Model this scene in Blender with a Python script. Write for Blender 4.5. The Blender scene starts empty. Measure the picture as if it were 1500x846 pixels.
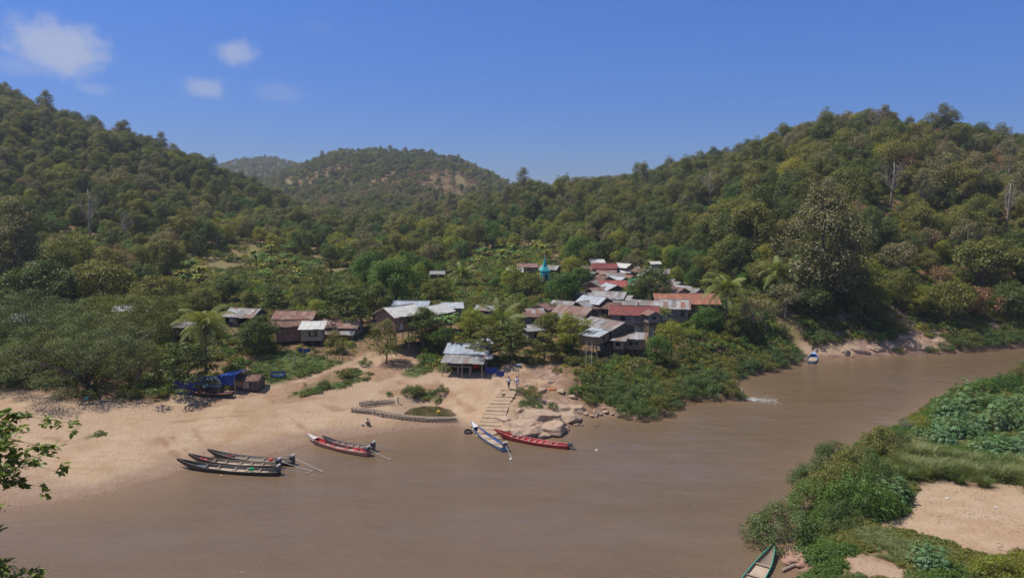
import bpy, math, random
import numpy as np
from mathutils import Vector, Matrix, Euler
R = math.radians
SC = bpy.context.scene
COL = SC.collection
# ------------------------------------------------------------------ camera
F = 1030.0; CX, CY = 750.0, 423.0; CAMZ = 29.0
TH = math.atan((423 - 300) / F); CT, ST = math.cos(TH), math.sin(TH)
cd = bpy.data.cameras.new("camera"); cam = bpy.data.objects.new("camera", cd); COL.objects.link(cam)
cam.location = (0, 0, CAMZ); cam.rotation_euler = (math.pi / 2 - TH, 0, 0)
cd.sensor_width = 36; cd.lens = 36 * F / 1500; cd.clip_start = 0.2; cd.clip_end = 20000
SC.camera = cam
# ------------------------------------------------------------------ sun, sky, exposure
SUN = Vector((-0.44, 0.03, 0.89)).normalized()
sd = bpy.data.lights.new("sun", 'SUN'); so = bpy.data.objects.new("sun", sd); COL.objects.link(so)
sd.energy = 4.8; sd.angle = R(0.5); sd.color = (1.0, 0.935, 0.83)
so.rotation_euler = SUN.to_track_quat('Z', 'Y').to_euler(); so.location = SUN * 300
W = bpy.data.worlds.new("World"); SC.world = W; W.use_nodes = True
SC.view_settings.view_transform = 'Standard'; SC.view_settings.look = 'None'
SC.view_settings.exposure = -0.08; SC.view_settings.gamma = 1; SC.view_settings.use_curve_mapping = False
SC.cycles.max_bounces = 5; SC.cycles.diffuse_bounces = 2; SC.cycles.glossy_bounces = 2
SC.cycles.transmission_bounces = 3; SC.cycles.transparent_max_bounces = 4; SC.cycles.volume_bounces = 0
SC.cycles.use_denoising = True; SC.cycles.caustics_reflective = False; SC.cycles.caustics_refractive = False
SC.cycles.sample_clamp_indirect = 5

class NT:
    def __init__(s, nt):
        s.nt = nt; nt.nodes.clear()
    def n(s, typ, **kw):
        nd = s.nt.nodes.new(typ)
        for k, v in kw.items():
            if k.startswith('i_'):
                key = k[2:]; key = int(key) if key.isdigit() else key.replace('_', ' ')
                s.set(nd.inputs[key], v)
            else: setattr(nd, k, v)
        return nd
    def set(s, inp, v):
        if isinstance(v, bpy.types.NodeSocket): s.nt.links.new(v, inp)
        elif v is not None: inp.default_value = v
    def m(s, op, a, b=None, c=None, clamp=False):
        nd = s.nt.nodes.new('ShaderNodeMath'); nd.operation = op; nd.use_clamp = clamp
        for i, v in enumerate((a, b, c)):
            if v is not None: s.set(nd.inputs[i], v)
        return nd.outputs[0]
    def vm(s, op, a, b=None, out=0):
        nd = s.nt.nodes.new('ShaderNodeVectorMath'); nd.operation = op
        s.set(nd.inputs[0], a)
        if b is not None: s.set(nd.inputs[1], b)
        return nd.outputs[out]
    def mix(s, f, a, b, blend='MIX'):
        nd = s.nt.nodes.new('ShaderNodeMix'); nd.data_type = 'RGBA'; nd.blend_type = blend; nd.clamp_factor = True
        s.set(nd.inputs[0], f)
        for i, v in ((6, a), (7, b)):
            if isinstance(v, tuple) and len(v) == 3: v = v + (1,)
            s.set(nd.inputs[i], v)
        return nd.outputs[2]
    def ramp(s, f, stops, interp='LINEAR'):
        nd = s.nt.nodes.new('ShaderNodeValToRGB'); s.set(nd.inputs[0], f); cr = nd.color_ramp; cr.interpolation = interp
        while len(cr.elements) < len(stops): cr.elements.new(0.5)
        for e, (p, c) in zip(cr.elements, stops):
            e.position = p; e.color = (c + (1,)) if len(c) == 3 else c
        return nd.outputs[0]
    def noise(s, vec, scale, detail=3, rough=0.55, out=0):
        nd = s.nt.nodes.new('ShaderNodeTexNoise'); nd.inputs['Scale'].default_value = scale
        nd.inputs['Detail'].default_value = detail; nd.inputs['Roughness'].default_value = rough
        if vec is not None: s.set(nd.inputs['Vector'], vec)
        return nd.outputs[out]
    def smooth(s, v, a, b):
        nd = s.nt.nodes.new('ShaderNodeMapRange'); nd.interpolation_type = 'SMOOTHSTEP'
        s.set(nd.inputs[0], v); nd.inputs[1].default_value = a; nd.inputs[2].default_value = b
        return nd.outputs[0]

def ray(px, py):
    a = (px - CX) / F; b = (CY - py) / F
    return np.array([a, CT + b * ST, -ST + b * CT])
def at(px, py, Y):
    d = ray(px, py); t = Y / d[1]; return Vector((d[0] * t, Y, CAMZ + d[2] * t))
def onz(px, py, z=0.0):
    d = ray(px, py); t = (z - CAMZ) / d[2]; return Vector((d[0] * t, d[1] * t, z))
def proj(x, y, z):
    dep = y * CT - (z - CAMZ) * ST; up = y * ST + (z - CAMZ) * CT
    return CX + F * x / dep, CY - F * up / dep, dep

w = NT(W.node_tree)
sky = w.n('ShaderNodeTexSky', sky_type='NISHITA', sun_disc=False)
sky.sun_elevation = math.asin(SUN.z); sky.sun_rotation = math.atan2(SUN.x, SUN.y)
sky.altitude = 300; sky.air_density = 1.0; sky.dust_density = 0.25; sky.ozone_density = 4.0
tc = w.n('ShaderNodeTexCoord').outputs['Generated']
cn = w.noise(tc, 42, 9, 0.66); cn2 = w.noise(tc, 14, 4, 0.55)
dens = None
for (px, py, rx, ry, amt) in ((84, 70, 60, 40, .62), (30, 96, 50, 16, .22), (345, 77, 34, 20, .50), (300, 128, 31, 17, .42), (412, 136, 36, 15, .14), (136, 131, 24, 10, .22), (470, 40, 30, 9, .05)):
    d = Vector(ray(px, py)).normalized(); rt = d.cross(Vector((0, 0, 1))).normalized(); upv = rt.cross(d)
    a = w.m('DIVIDE', w.vm('DOT_PRODUCT', tc, tuple(rt), 1), rx / F)
    b = w.m('DIVIDE', w.vm('DOT_PRODUCT', tc, tuple(upv), 1), ry / F)
    r2 = w.m('SQRT', w.m('ADD', w.m('MULTIPLY', a, a), w.m('MULTIPLY', b, b)))
    r2 = w.m('ADD', r2, w.m('MULTIPLY', w.m('SUBTRACT', cn, 0.5), 1.2))
    r2 = w.m('ADD', r2, w.m('MULTIPLY', w.m('SUBTRACT', cn2, 0.5), 0.9))
    k = w.m('MULTIPLY', w.smooth(r2, 1.12, 0.25), amt)
    front = w.m('GREATER_THAN', w.vm('DOT_PRODUCT', tc, tuple(d), 1), 0)
    k = w.m('MULTIPLY', k, front)
    dens = k if dens is None else w.m('MAXIMUM', dens, k)
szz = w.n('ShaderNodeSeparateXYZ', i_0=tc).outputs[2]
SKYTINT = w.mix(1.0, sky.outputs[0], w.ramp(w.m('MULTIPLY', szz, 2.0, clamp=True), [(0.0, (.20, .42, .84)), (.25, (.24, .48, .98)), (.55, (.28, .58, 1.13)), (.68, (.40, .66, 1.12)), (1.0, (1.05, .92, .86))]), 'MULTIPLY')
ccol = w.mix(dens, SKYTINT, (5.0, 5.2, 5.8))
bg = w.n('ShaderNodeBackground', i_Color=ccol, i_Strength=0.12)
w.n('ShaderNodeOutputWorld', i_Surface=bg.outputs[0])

HAZE = 0.00021
# ------------------------------------------------------------------ numeric noise
def _h(ix, iy, seed):
    n = (ix.astype(np.int64) * 374761393 + iy.astype(np.int64) * 668265263 + seed * 974634777) & 0xffffffff
    n = ((n ^ (n >> 13)) * 1274126177) & 0xffffffff
    return ((n ^ (n >> 16)) & 0xffff) / 65535.0
def vnoise(x, y, seed=0):
    ix = np.floor(x); iy = np.floor(y); fx = x - ix; fy = y - iy
    fx = fx * fx * (3 - 2 * fx); fy = fy * fy * (3 - 2 * fy)
    a = _h(ix, iy, seed); b = _h(ix + 1, iy, seed); c = _h(ix, iy + 1, seed); d = _h(ix + 1, iy + 1, seed)
    return (a * (1 - fx) + b * fx) * (1 - fy) + (c * (1 - fx) + d * fx) * fy
def fbm(x, y, sc, octv=4, seed=0):
    v = 0; amp = 1; tot = 0
    for o in range(octv):
        v = v + amp * vnoise(x / sc + 17.3 * o, y / sc - 9.1 * o, seed + o); tot += amp; amp *= .5; sc *= .5
    return v / tot - 0.5

# ------------------------------------------------------------------ terrain heights
YS = [55, 80, 100, 115, 130, 160, 200, 250, 300, 350, 420, 500, 650, 800, 1000, 1300, 1700, 2500, 4500]
TB = {
 -350: [1, 2, 4, 6, 8, 12, 22, 40, 62, 84, 105, 122, 120, 100, 80, 80, 90, 80, 60],
 0:    [1, 2, 4, 6, 7, 9, 16, 30, 48, 67, 88, 106, 100, 80, 60, 70, 80, 70, 50],
 100:  [1, 2, 4, 6, 7, 8.5, 14, 26, 41, 56, 74, 86, 85, 70, 60, 70, 80, 70, 50],
 200:  [1, 2, 4, 6, 7, 8, 13, 22, 33, 46, 60, 66, 60, 50, 50, 60, 80, 70, 50],
 300:  [1, 1.5, 3.5, 6, 7, 8, 10, 15, 24, 34, 46, 50, 40, 30, 30, 60, 104, 80, 50],
 350:  [1, 1.5, 3.5, 6, 7, 8, 10, 14, 19, 26, 36, 40, 32, 26, 36, 66, 128, 90, 50],
 400:  [1, 1.5, 3.5, 6, 7, 8, 9, 12, 16, 21, 27, 27, 22, 38, 56, 72, 140, 90, 50],
 450:  [1, 1.5, 3.5, 6, 7, 8, 9, 12, 14, 16, 17, 17, 24, 52, 79, 66, 120, 80, 50],
 500:  [1, 1.2, 3, 5.8, 7, 8, 9, 11, 13, 14, 16, 18, 33, 66, 96, 80, 90, 70, 50],
 600:  [1, 1, 2.6, 5.5, 7, 8, 9, 10, 12, 14, 17, 19, 34, 67, 97, 85, 60, 60, 50],
 650:  [1, 1, 2.6, 5.2, 7, 8, 9, 10, 12, 15, 19, 20, 33, 64, 93, 80, 50, 50, 50],
 700:  [1, 1, 2.8, 5.2, 7, 8, 9, 10, 13, 17, 23, 21, 30, 54, 74, 60, 50, 50, 50],
 750:  [1, 1, 3, 5.2, 7, 8, 9.5, 11, 16, 23, 30, 27, 26, 35, 48, 40, 40, 40, 40],
 800:  [1, 1, 3, 4.8, 6.6, 8.6, 10.5, 13, 19, 27, 34, 34, 28, 30, 34, 34, 34, 34, 34],
 900:  [1, 1, 2.6, 4.2, 5.6, 8.2, 10.5, 15, 22, 30, 36, 38, 32, 30, 30, 30, 30, 30, 30],
 980:  [1, 1, 2.6, 4.0, 5.4, 8.4, 12, 17, 25, 33, 41, 40, 34, 30, 30, 30, 30, 30, 30],
 1040: [1, 1, 3, 4.6, 6.5, 9.5, 13, 20, 30, 40, 51, 48, 40, 34, 30, 30, 30, 30, 30],
 1150: [1, 1, 3, 4, 6, 12, 22, 36, 48, 56, 60, 53, 48, 40, 30, 30, 30, 30, 30],
 1260: [1, 1, 3, 4, 5, 12, 25, 41, 54, 64, 69, 62, 50, 40, 30, 30, 30, 30, 30],
 1400: [1, 1, 3, 4, 5, 8, 22, 37, 49, 56, 56, 50, 50, 40, 30, 30, 30, 30, 30],
 1500: [1, 1, 3, 4, 5, 8, 21, 35, 48, 52, 50, 46, 45, 40, 30, 30, 30, 30, 30],
 1900: [1, 1, 3, 4, 5, 8, 19, 33, 44, 46, 46, 44, 45, 40, 30, 30, 30, 30, 30],
}
_cols = sorted(TB); _px = np.arange(-350, 1901, 10.0); _ly = np.arange(math.log(55), math.log(4500), 0.02)
_rows = np.array([np.interp(_ly, np.log(YS), TB[c]) for c in _cols])
_T = np.array([np.interp(_px, _cols, _rows[:, j]) for j in range(len(_ly))]).T
for _ in range(6):
    p = np.pad(_T, 1, mode='edge'); _T = (p[:-2, 1:-1] + p[2:, 1:-1] + p[1:-1, :-2] + p[1:-1, 2:] + 2 * _T) / 6
def table(x, y):
    yy = np.clip(y, 56, 4400); u = (np.clip(CX + F * x / np.maximum(yy, 1), -345, 1895) + 350) / 10
    v = (np.log(yy) - _ly[0]) / 0.02; i = np.clip(u.astype(int), 0, len(_px) - 2); j = np.clip(v.astype(int), 0, len(_ly) - 2)
    a = u - i; b = np.clip(v - j, 0, 1)
    return (_T[i, j] * (1 - a) + _T[i + 1, j] * a) * (1 - b) + (_T[i, j + 1] * (1 - a) + _T[i + 1, j + 1] * a) * b
far_px = [(-600, 800), (-250, 775), (0, 750), (50, 743), (100, 735), (150, 726), (200, 712), (240, 702), (270, 690), (310, 680), (350, 676), (400, 668), (440, 655), (480, 648), (520, 642), (560, 636), (600, 630), (640, 627), (672, 625), (690, 632), (715, 641), (740, 641), (790, 643), (812, 640), (830, 628), (850, 615), (872, 611), (905, 608), (918, 613), (945, 613), (975, 605), (988, 592), (1005, 587), (1040, 584), (1075, 586), (1092, 584), (1088, 572), (1066, 560), (1075, 555), (1100, 548), (1143, 538), (1172, 530), (1182, 524), (1217, 524), (1273, 521), (1327, 518), (1383, 516), (1433, 513), (1500, 507), (1600, 500), (1800, 488), (2300, 470)]
near_px = [(2300, 492), (1800, 510), (1600, 530), (1500, 552), (1440, 564), (1395, 574), (1360, 592), (1330, 612), (1280, 645), (1240, 660), (1205, 690), (1200, 735), (1180, 770), (1172, 800), (1162, 830), (1150, 870), (1160, 930)]
FARL = np.array([tuple(onz(*p))[:2] for p in far_px])
NEARL = np.array([tuple(onz(*p))[:2] for p in near_px] + [(12, 36), (-4, 31), (-22, 34), (-45, 40), (-120, 46), (-400, 60)])
FARL = np.vstack([[(-400, 84)], FARL])
def pdist(x, y, P):
    d = np.full(x.shape, 1e9)
    for (ax, ay), (bx, by) in zip(P[:-1], P[1:]):
        ex, ey = bx - ax, by - ay; L = ex * ex + ey * ey + 1e-9
        t = np.clip(((x - ax) * ex + (y - ay) * ey) / L, 0, 1)
        d = np.minimum(d, np.hypot(x - ax - t * ex, y - ay - t * ey))
    return d
def inpoly(x, y, P):
    c = np.zeros(x.shape, bool); n = len(P)
    for i in range(n):
        x1, y1 = P[i]; x2, y2 = P[(i + 1) % n]
        if y1 == y2: continue
        c ^= ((y1 > y) != (y2 > y)) & (x < (x2 - x1) * (y - y1) / (y2 - y1) + x1)
    return c
WP = np.vstack([FARL, NEARL]); NB = np.vstack([NEARL, [(-400, -3000), (6000, -3000), (6000, NEARL[0][1])]])
def ss(t): t = np.clip(t, 0, 1); return t * t * (3 - 2 * t)
def shore(x, y):
    """signed distance inland of the waterline, and whether on the near bank"""
    wob = fbm(x, y, 5, 3, 5) * 1.2
    dn = pdist(x, y, NEARL); df = pdist(x, y, FARL); d = np.minimum(dn, df)
    ins = inpoly(x, y, WP); near = inpoly(x, y, NB) | ((y < 30) & ~ins)
    return np.where(ins, -d, d) + wob * np.clip(d / 3, .25, 1), near
POND = np.array([tuple(onz(px, py, 0.9))[:2] for px, py in ((590, 602), (598, 594), (620, 589), (645, 590), (664, 596), (669, 604), (650, 607), (605, 606))])
def height(x, y, detail=True):
    x = np.asarray(x, float); y = np.asarray(y, float)
    d, near = shore(x, y); px = CX + F * x / np.maximum(y, 1)
    T = table(x, y)
    wd = np.interp(px, [0, 600, 690, 760, 900, 1180, 1250, 1500], [26, 16, 9, 8, 9, 12, 15, 14])
    land = T * np.minimum(1, np.clip(d, 0, None) / wd) ** 0.8
    bar = 2.2 * ss(d / 5) + 1.2 * ss((d - 6) / 30) + 10 * ss((38 - y) / 24) * ss((20 - x) / 30)
    z = np.where(near, bar, land)
    if detail:
        far = np.clip((y - 60) / 400, 0.12, 1.5)
        hill = ss((T - 12) / 25)
        z = z + fbm(x, y, 60, 4, 1) * 14 * hill * (~near) + fbm(x, y, 9, 4, 2) * (0.5 + 1.2 * hill) * np.clip(d / 8, 0, 1)
        rock = ss((px - 690) / 40) * ss((870 - px) / 40) * (y < 108) + .7 * ss((px - 1200) / 40) * (y > 120) * (d < 16)
        z = z + np.where(near, 0, rock * np.clip(d / 2, 0, 1) * (np.abs(fbm(x, y, 4, 4, 8)) * 2.0))
        # eroded gully and pond
        pd = np.where(inpoly(x, y, POND), -pdist(x, y, np.vstack([POND, POND[:1]])), pdist(x, y, np.vstack([POND, POND[:1]])))
        f_ = ss((2.2 - pd) / 3.2) * (~near); z = z * (1 - f_) + np.minimum(z, .45) * f_
    z = np.where(d < 0, np.maximum(-2.5, d * 0.16), np.maximum(z, 0.02 + 0 * d))
    return z
_hy = np.exp(np.linspace(math.log(40), math.log(2600), 900))
def hit(px, py):
    d = ray(px, py); t = _hy / d[1]; X = d[0] * t; Z = CAMZ + d[2] * t
    H = height(X, _hy); k = np.nonzero(Z <= H)[0]
    if len(k) == 0: return None
    k = k[0]
    if k == 0: return Vector((X[0], _hy[0], H[0]))
    a0 = Z[k - 1] - H[k - 1]; a1 = H[k] - Z[k]; f = a0 / (a0 + a1 + 1e-9)
    Y = _hy[k - 1] * (1 - f) + _hy[k] * f; x = d[0] / d[1] * Y
    return Vector((x, Y, float(height(np.array([x]), np.array([Y]))[0])))
def fitY(px, py, off, Y0):
    """distance nearest to Y0 at which the ray is OFF metres above the ground"""
    ys = np.linspace(Y0 * .7, Y0 * 1.25, 120); d = ray(px, py); t = ys / d[1]
    c = CAMZ + d[2] * t - height(d[0] * t, ys) - off
    return float(ys[np.argmin(np.abs(c) + 0.012 * np.abs(ys - Y0))])
def gz(x, y): return float(height(np.array([x]), np.array([y]))[0])
def wpoly(pts):
    out = []
    for p in pts:
        h = hit(*p)
        if h is not None: out.append((h.x, h.y))
    return np.array(out)

# ------------------------------------------------------------------ mesh helpers
def tag(o, label=None, cat=None, group=None, kind=None):
    if label: o['label'] = label
    if cat: o['category'] = cat
    if group: o['group'] = group
    if kind: o['kind'] = kind
    return o
def link(o, parent=None):
    COL.objects.link(o)
    if parent is not None: o.parent = parent
    return o
def empty(name, loc, rz=0.0, scale=1.0):
    o = bpy.data.objects.new(name, None); o.location = loc; o.rotation_euler = (0, 0, rz); o.scale = (scale,) * 3
    o.empty_display_size = .3
    return link(o)
class MB:
    def __init__(s): s.v = []; s.f = []; s.uv = []; s.c = []; s.n = 0
    def add(s, V, Fc, uv=None, c=None):
        V = [tuple(p) for p in V]; s.v += V
        for k, f in enumerate(Fc):
            s.f.append(tuple(i + s.n for i in f)); s.uv.append(uv[k] if uv else [(0, 0)] * len(f)); s.c.append(c if c is not None else 0.5)
        s.n += len(V)
    def box(s, a, b, M=None, c=None):
        x0, y0, z0 = a; x1, y1, z1 = b
        V = [Vector(p) for p in ((x0, y0, z0), (x1, y0, z0), (x1, y1, z0), (x0, y1, z0), (x0, y0, z1), (x1, y0, z1), (x1, y1, z1), (x0, y1, z1))]
        if M is not None: V = [M @ p for p in V]
        Fc = [(0, 3, 2, 1), (4, 5, 6, 7), (0, 1, 5, 4), (1, 2, 6, 5), (2, 3, 7, 6), (3, 0, 4, 7)]
        dx, dy, dz = abs(x1 - x0), abs(y1 - y0), abs(z1 - z0)
        q = lambda u, v: [(0, 0), (u, 0), (u, v), (0, v)]
        s.add(V, Fc, [q(dy, dx), q(dx, dy), q(dx, dz), q(dy, dz), q(dx, dz), q(dy, dz)], c)
    def tube(s, P, r, k=6, c=None, cap=True):
        P = [Vector(p) for p in P]; r = r if hasattr(r, '__len__') else [r] * len(P); V = []; Fc = []
        for i, p in enumerate(P):
            t = (P[min(i + 1, len(P) - 1)] - P[max(i - 1, 0)]).normalized()
            a = t.cross(Vector((0.13, 0.31, 0.94)) if abs(t.z) < .9 else Vector((1, 0.1, 0))).normalized(); b = t.cross(a)
            for j in range(k):
                an = 2 * math.pi * j / k; V.append(p + (a * math.cos(an) + b * math.sin(an)) * r[i])
        for i in range(len(P) - 1):
            for j in range(k):
                Fc.append((i * k + j, i * k + (j + 1) % k, (i + 1) * k + (j + 1) % k, (i + 1) * k + j))
        if cap:
            Fc.append(tuple(range(k))[::-1]); Fc.append(tuple((len(P) - 1) * k + j for j in range(k)))
        s.add(V, Fc, None, c)
    def quad(s, a, b, c_, d, uv=None, c=None): s.add([a, b, c_, d], [(0, 1, 2, 3)], [uv] if uv else None, c)
    def mesh(s, name, mat, smooth=False):
        me = bpy.data.meshes.new(name); me.from_pydata(s.v, [], s.f)
        ul = me.uv_layers.new(name='UVMap'); flat = [x for u in s.uv for p in u for x in p]; ul.data.foreach_set('uv', flat)
        at_ = me.attributes.new('v', 'FLOAT', 'FACE'); at_.data.foreach_set('value', s.c)
        if mat: me.materials.append(mat)
        if smooth: me.polygons.foreach_set('use_smooth', [True] * len(me.polygons))
        me.update(); return me
    def build(s, name, mat, parent=None, smooth=False, loc=None):
        o = bpy.data.objects.new(name, s.mesh(name, mat, smooth))
        if loc is not None: o.location = loc
        return link(o, parent)
def np_mesh(name, V, Fq, mat, uvs=None, fattr=None, smooth=False):
    me = bpy.data.meshes.new(name); nv = len(V); nf = len(Fq); k = Fq.shape[1]
    me.vertices.add(nv); me.vertices.foreach_set('co', V.astype(np.float32).ravel())
    me.loops.add(nf * k); me.loops.foreach_set('vertex_index', Fq.astype(np.int32).ravel())
    me.polygons.add(nf); me.polygons.foreach_set('loop_start', np.arange(0, nf * k, k, dtype=np.int32)); me.polygons.foreach_set('loop_total', np.full(nf, k, np.int32))
    if smooth: me.polygons.foreach_set('use_smooth', np.ones(nf, bool))
    me.update(calc_edges=True)
    if fattr is not None:
        a = me.attributes.new('v', 'FLOAT', 'FACE'); a.data.foreach_set('value', fattr.astype(np.float32))
    me.materials.append(mat); me.validate(); return me
def mat(name):
    m = bpy.data.materials.new(name); m.use_nodes = True
    return m, NT(m.node_tree)
def pr(t, color, rough=0.8, bump=None, bs=0.3, bd=0.05, metal=0.0, spec=0.3):
    b = t.n('ShaderNodeBsdfPrincipled'); t.set(b.inputs['Base Color'], color if not (isinstance(color, tuple) and len(color) == 3) else color + (1,))
    t.set(b.inputs['Roughness'], rough); t.set(b.inputs['Metallic'], metal); b.inputs['Specular IOR Level'].default_value = spec
    if bump is not None:
        bn = t.n('ShaderNodeBump', i_Strength=bs, i_Distance=bd, i_Height=bump); t.nt.links.new(bn.outputs[0], b.inputs['Normal'])
    t.n('ShaderNodeOutputMaterial', i_Surface=b.outputs[0]); return b
# ------------------------------------------------------------------ ground masks (world polygons)
SANDP = [wpoly(p) for p in (
 [(-300, 600), (-100, 590), (0, 572), (60, 566), (110, 590), (180, 592), (240, 588), (262, 574), (340, 574), (380, 570), (420, 560), (470, 545), (520, 524), (560, 512), (600, 512), (640, 545), (700, 545), (730, 538), (770, 535), (800, 552), (835, 570), (860, 590), (905, 602), (900, 612), (850, 616), (810, 645), (690, 640), (560, 640), (300, 690), (100, 745), (-300, 790)],
 [(1285, 768), (1325, 740), (1350, 712), (1400, 704), (1520, 712), (1700, 716), (1700, 800), (1520, 812), (1450, 818), (1400, 800), (1340, 782)],
 [(1225, 822), (1262, 806), (1300, 818), (1345, 838), (1330, 858), (1250, 838)],
 [(1176, 507), (1240, 504), (1300, 494), (1335, 488), (1365, 500), (1388, 511), (1385, 520), (1180, 528)],
 [(1140, 815), (1170, 800), (1200, 815), (1190, 846), (1150, 870)])]
GREENP = [wpoly(p) for p in (
 [(422, 582), (440, 564), (480, 550), (520, 541), (548, 548), (530, 558), (480, 575), (445, 585)],
 [(360, 548), (375, 525), (420, 512), (470, 520), (500, 530), (470, 541), (425, 556), (400, 560)],
 [(580, 582), (600, 570), (640, 570), (655, 580), (620, 588)],
 [(133, 638), (143, 634), (158, 635), (148, 640)], [(590, 545), (620, 530), (640, 540), (610, 552)])]
DRYP = [wpoly(p) for p in (
 [(285, 392), (310, 366), (370, 350), (400, 360), (380, 385), (320, 402)],
 [(452, 392), (458, 372), (480, 372), (484, 400), (470, 408)], [(486, 405), (492, 380), (504, 384), (500, 412)],
 [(412, 272), (425, 260), (434, 264), (430, 282), (418, 290)], [(662, 262), (670, 254), (680, 262), (682, 276), (668, 272)],
 [(1055, 440), (1085, 480), (1075, 505), (1050, 500)], [(1085, 500), (1098, 488), (1160, 470), (1180, 500), (1120, 505)])]
def pmask(x, y, P, soft=1.0, seed=3, amp=3.0):
    if len(P) < 3: return np.zeros(x.shape)
    d = pdist(x, y, np.vstack([P, P[:1]])); d = np.where(inpoly(x, y, P), d, -d) + fbm(x, y, 4, 3, seed) * amp
    return ss(d / soft + 0.5)
def masks(x, y):
    sand = np.zeros(x.shape); grn = np.zeros(x.shape); dry = np.zeros(x.shape)
    for P in SANDP: sand = np.maximum(sand, pmask(x, y, P, 2.0))
    for P in GREENP: grn = np.maximum(grn, pmask(x, y, P, 1.2))
    for P in DRYP: dry = np.maximum(dry, pmask(x, y, P, 3.0, 5, 8.0))
    return sand * (1 - grn), grn, dry
# ------------------------------------------------------------------ ground material
m_ground, t = mat('ground'); geo = t.n('ShaderNodeNewGeometry'); pos = geo.outputs['Position']
A = lambda n: t.n('ShaderNodeAttribute', attribute_name=n).outputs['Fac']
n1 = t.noise(pos, 0.25, 5); n2 = t.noise(pos, 1.6, 5, .6); n3 = t.noise(pos, 6, 4, .65); n4 = t.noise(pos, 0.06, 4)
stretch = t.n('ShaderNodeMapping', i_Vector=pos); stretch.inputs['Scale'].default_value = (0.3, 0.8, 1); stretch.inputs['Rotation'].default_value = (0, 0, .25)
n5 = t.noise(stretch.outputs[0], 1.2, 4, .6)
sandc = t.ramp(n5, [(.3, (.40, .275, .175)), (.5, (.455, .325, .215)), (.68, (.48, .355, .245))])
sandc = t.mix(t.smooth(n1, .42, .7), sandc, (.39, .255, .155))
sandc = t.mix(t.smooth(n4, .45, .62), sandc, (.43, .30, .205)); sandc = t.mix(t.smooth(n3, .60, .74), sandc, (.27, .17, .10))
soil = t.ramp(n1, [(.3, (.17, .10, .06)), (.5, (.26, .15, .085)), (.7, (.16, .12, .06))])
soil = t.mix(t.smooth(n2, .48, .62), soil, (.075, .085, .03))
gras = t.ramp(n2, [(.3, (.035, .065, .015)), (.55, (.075, .11, .025)), (.75, (.14, .13, .05))])
dry = t.ramp(n2, [(.3, (.13, .13, .05)), (.55, (.22, .17, .08)), (.75, (.30, .14, .08))])
c = t.mix(A('dry'), soil, dry); c = t.mix(A('green'), c, gras); c = t.mix(A('sand'), c, sandc)
c = t.mix(A('earth'), c, t.ramp(n2, [(.35, (.25, .14, .085)), (.65, (.36, .225, .14))]))
rockc = t.ramp(t.noise(pos, 1.1, 6, .7), [(.32, (.17, .11, .08)), (.5, (.33, .215, .155)), (.68, (.44, .30, .22))])
c = t.mix(A('rock'), c, rockc)
c = t.mix(t.m('MULTIPLY', A('wet'), 0.85), c, t.mix(.5, (.17, .10, .075), t.mix(1.0, c, (.5, .42, .42), 'MULTIPLY')))
rg = t.m('SUBTRACT', 0.92, t.m('MULTIPLY', A('wet'), 0.45))
foot = t.noise(pos, 2.6, 2, .5); bh = t.m('ADD', t.m('ADD', n3, t.m('MULTIPLY', n2, 1.5)), t.m('MULTIPLY', t.smooth(foot, .62, .54), .8))
pr(t, c, rg, bh, 0.6, 0.12)
# ------------------------------------------------------------------ ground sheet (one polar sheet to the horizon)
az = np.concatenate([np.linspace(-180, -48, 45)[:-1], np.linspace(-48, 48, 800), np.linspace(48, 180, 45)[1:]])
az = np.radians(az)
rr = np.concatenate([[0.5, 4, 9, 15, 20, 25, 30, 35, 40, 45], np.linspace(48, 150, 330), np.exp(np.linspace(math.log(151.5), math.log(3200), 190)), [4500, 8000, 14000]])
AZ, RR = np.meshgrid(az, rr, indexing='ij'); X = np.sin(AZ) * RR; Y = np.cos(AZ) * RR
H = height(X.ravel(), Y.ravel()).reshape(X.shape)
xf, yf, hf = X.ravel(), Y.ravel(), H.ravel()
dsh, nearb = shore(xf, yf)
sand, grn, dryv = masks(xf, yf)
wet = np.maximum(ss((0.30 - hf) / 0.25), .8 * ss((0.75 + fbm(xf, yf, 14, 3, 71) * 1.2 - hf) / 0.4)) * (hf < 2.2) * np.clip(1 - dsh / 14, 0, 1)
pxf = CX + F * xf / np.maximum(yf, 1)
rock = ((~nearb) & (dsh < 15) & (yf > 50)) * (ss((pxf - 740) / 15) * ss((850 - pxf) / 25) * ss((6.5 - dsh) / 3) + ss((pxf - 745) / 15) * ss((850 - pxf) / 25) * ss((fbm(xf, yf, 3, 3, 11) - .02) * 12) + ss((pxf - 1200) / 30) * ss((fbm(xf, yf, 5, 4, 12) + .16) * 8) * (yf > 120) + ss((pxf - 1180) / 30) * 0)
rock = np.clip(rock, 0, 1)
EARTH = [([(300, 592), (360, 580), (430, 567), (470, 553), (520, 533), (560, 515)], 1.0), ([(290, 597), (350, 588), (420, 574), (500, 556), (575, 545), (620, 545)], .8), ([(400, 590), (440, 585), (480, 582)], 1.6), ([(585, 560), (620, 566), (660, 575), (690, 600)], 1.0), ([(560, 575), (640, 566), (665, 578)], 1.5), ([(430, 585), (500, 600), (560, 590)], .7), ([(560, 545), (580, 530), (600, 522)], 2.6), ([(775, 565), (800, 575), (835, 585)], 2.4), ([(830, 560), (855, 590), (875, 598)], 2.0), ([(760, 548), (800, 548), (840, 555)], 1.8), ([(262, 668), (232, 640)], .3), ([(277, 662), (250, 638)], .25), ([(305, 655), (282, 628)], .3), ([(450, 631), (424, 608)], .3), ([(150, 640), (230, 620), (300, 612), (380, 608)], .3), ([(60, 640), (160, 655), (240, 648)], .25), ([(345, 602), (420, 598)], .25), ([(320, 606), (430, 601)], .25)]
earth = np.zeros(len(xf))
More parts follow.
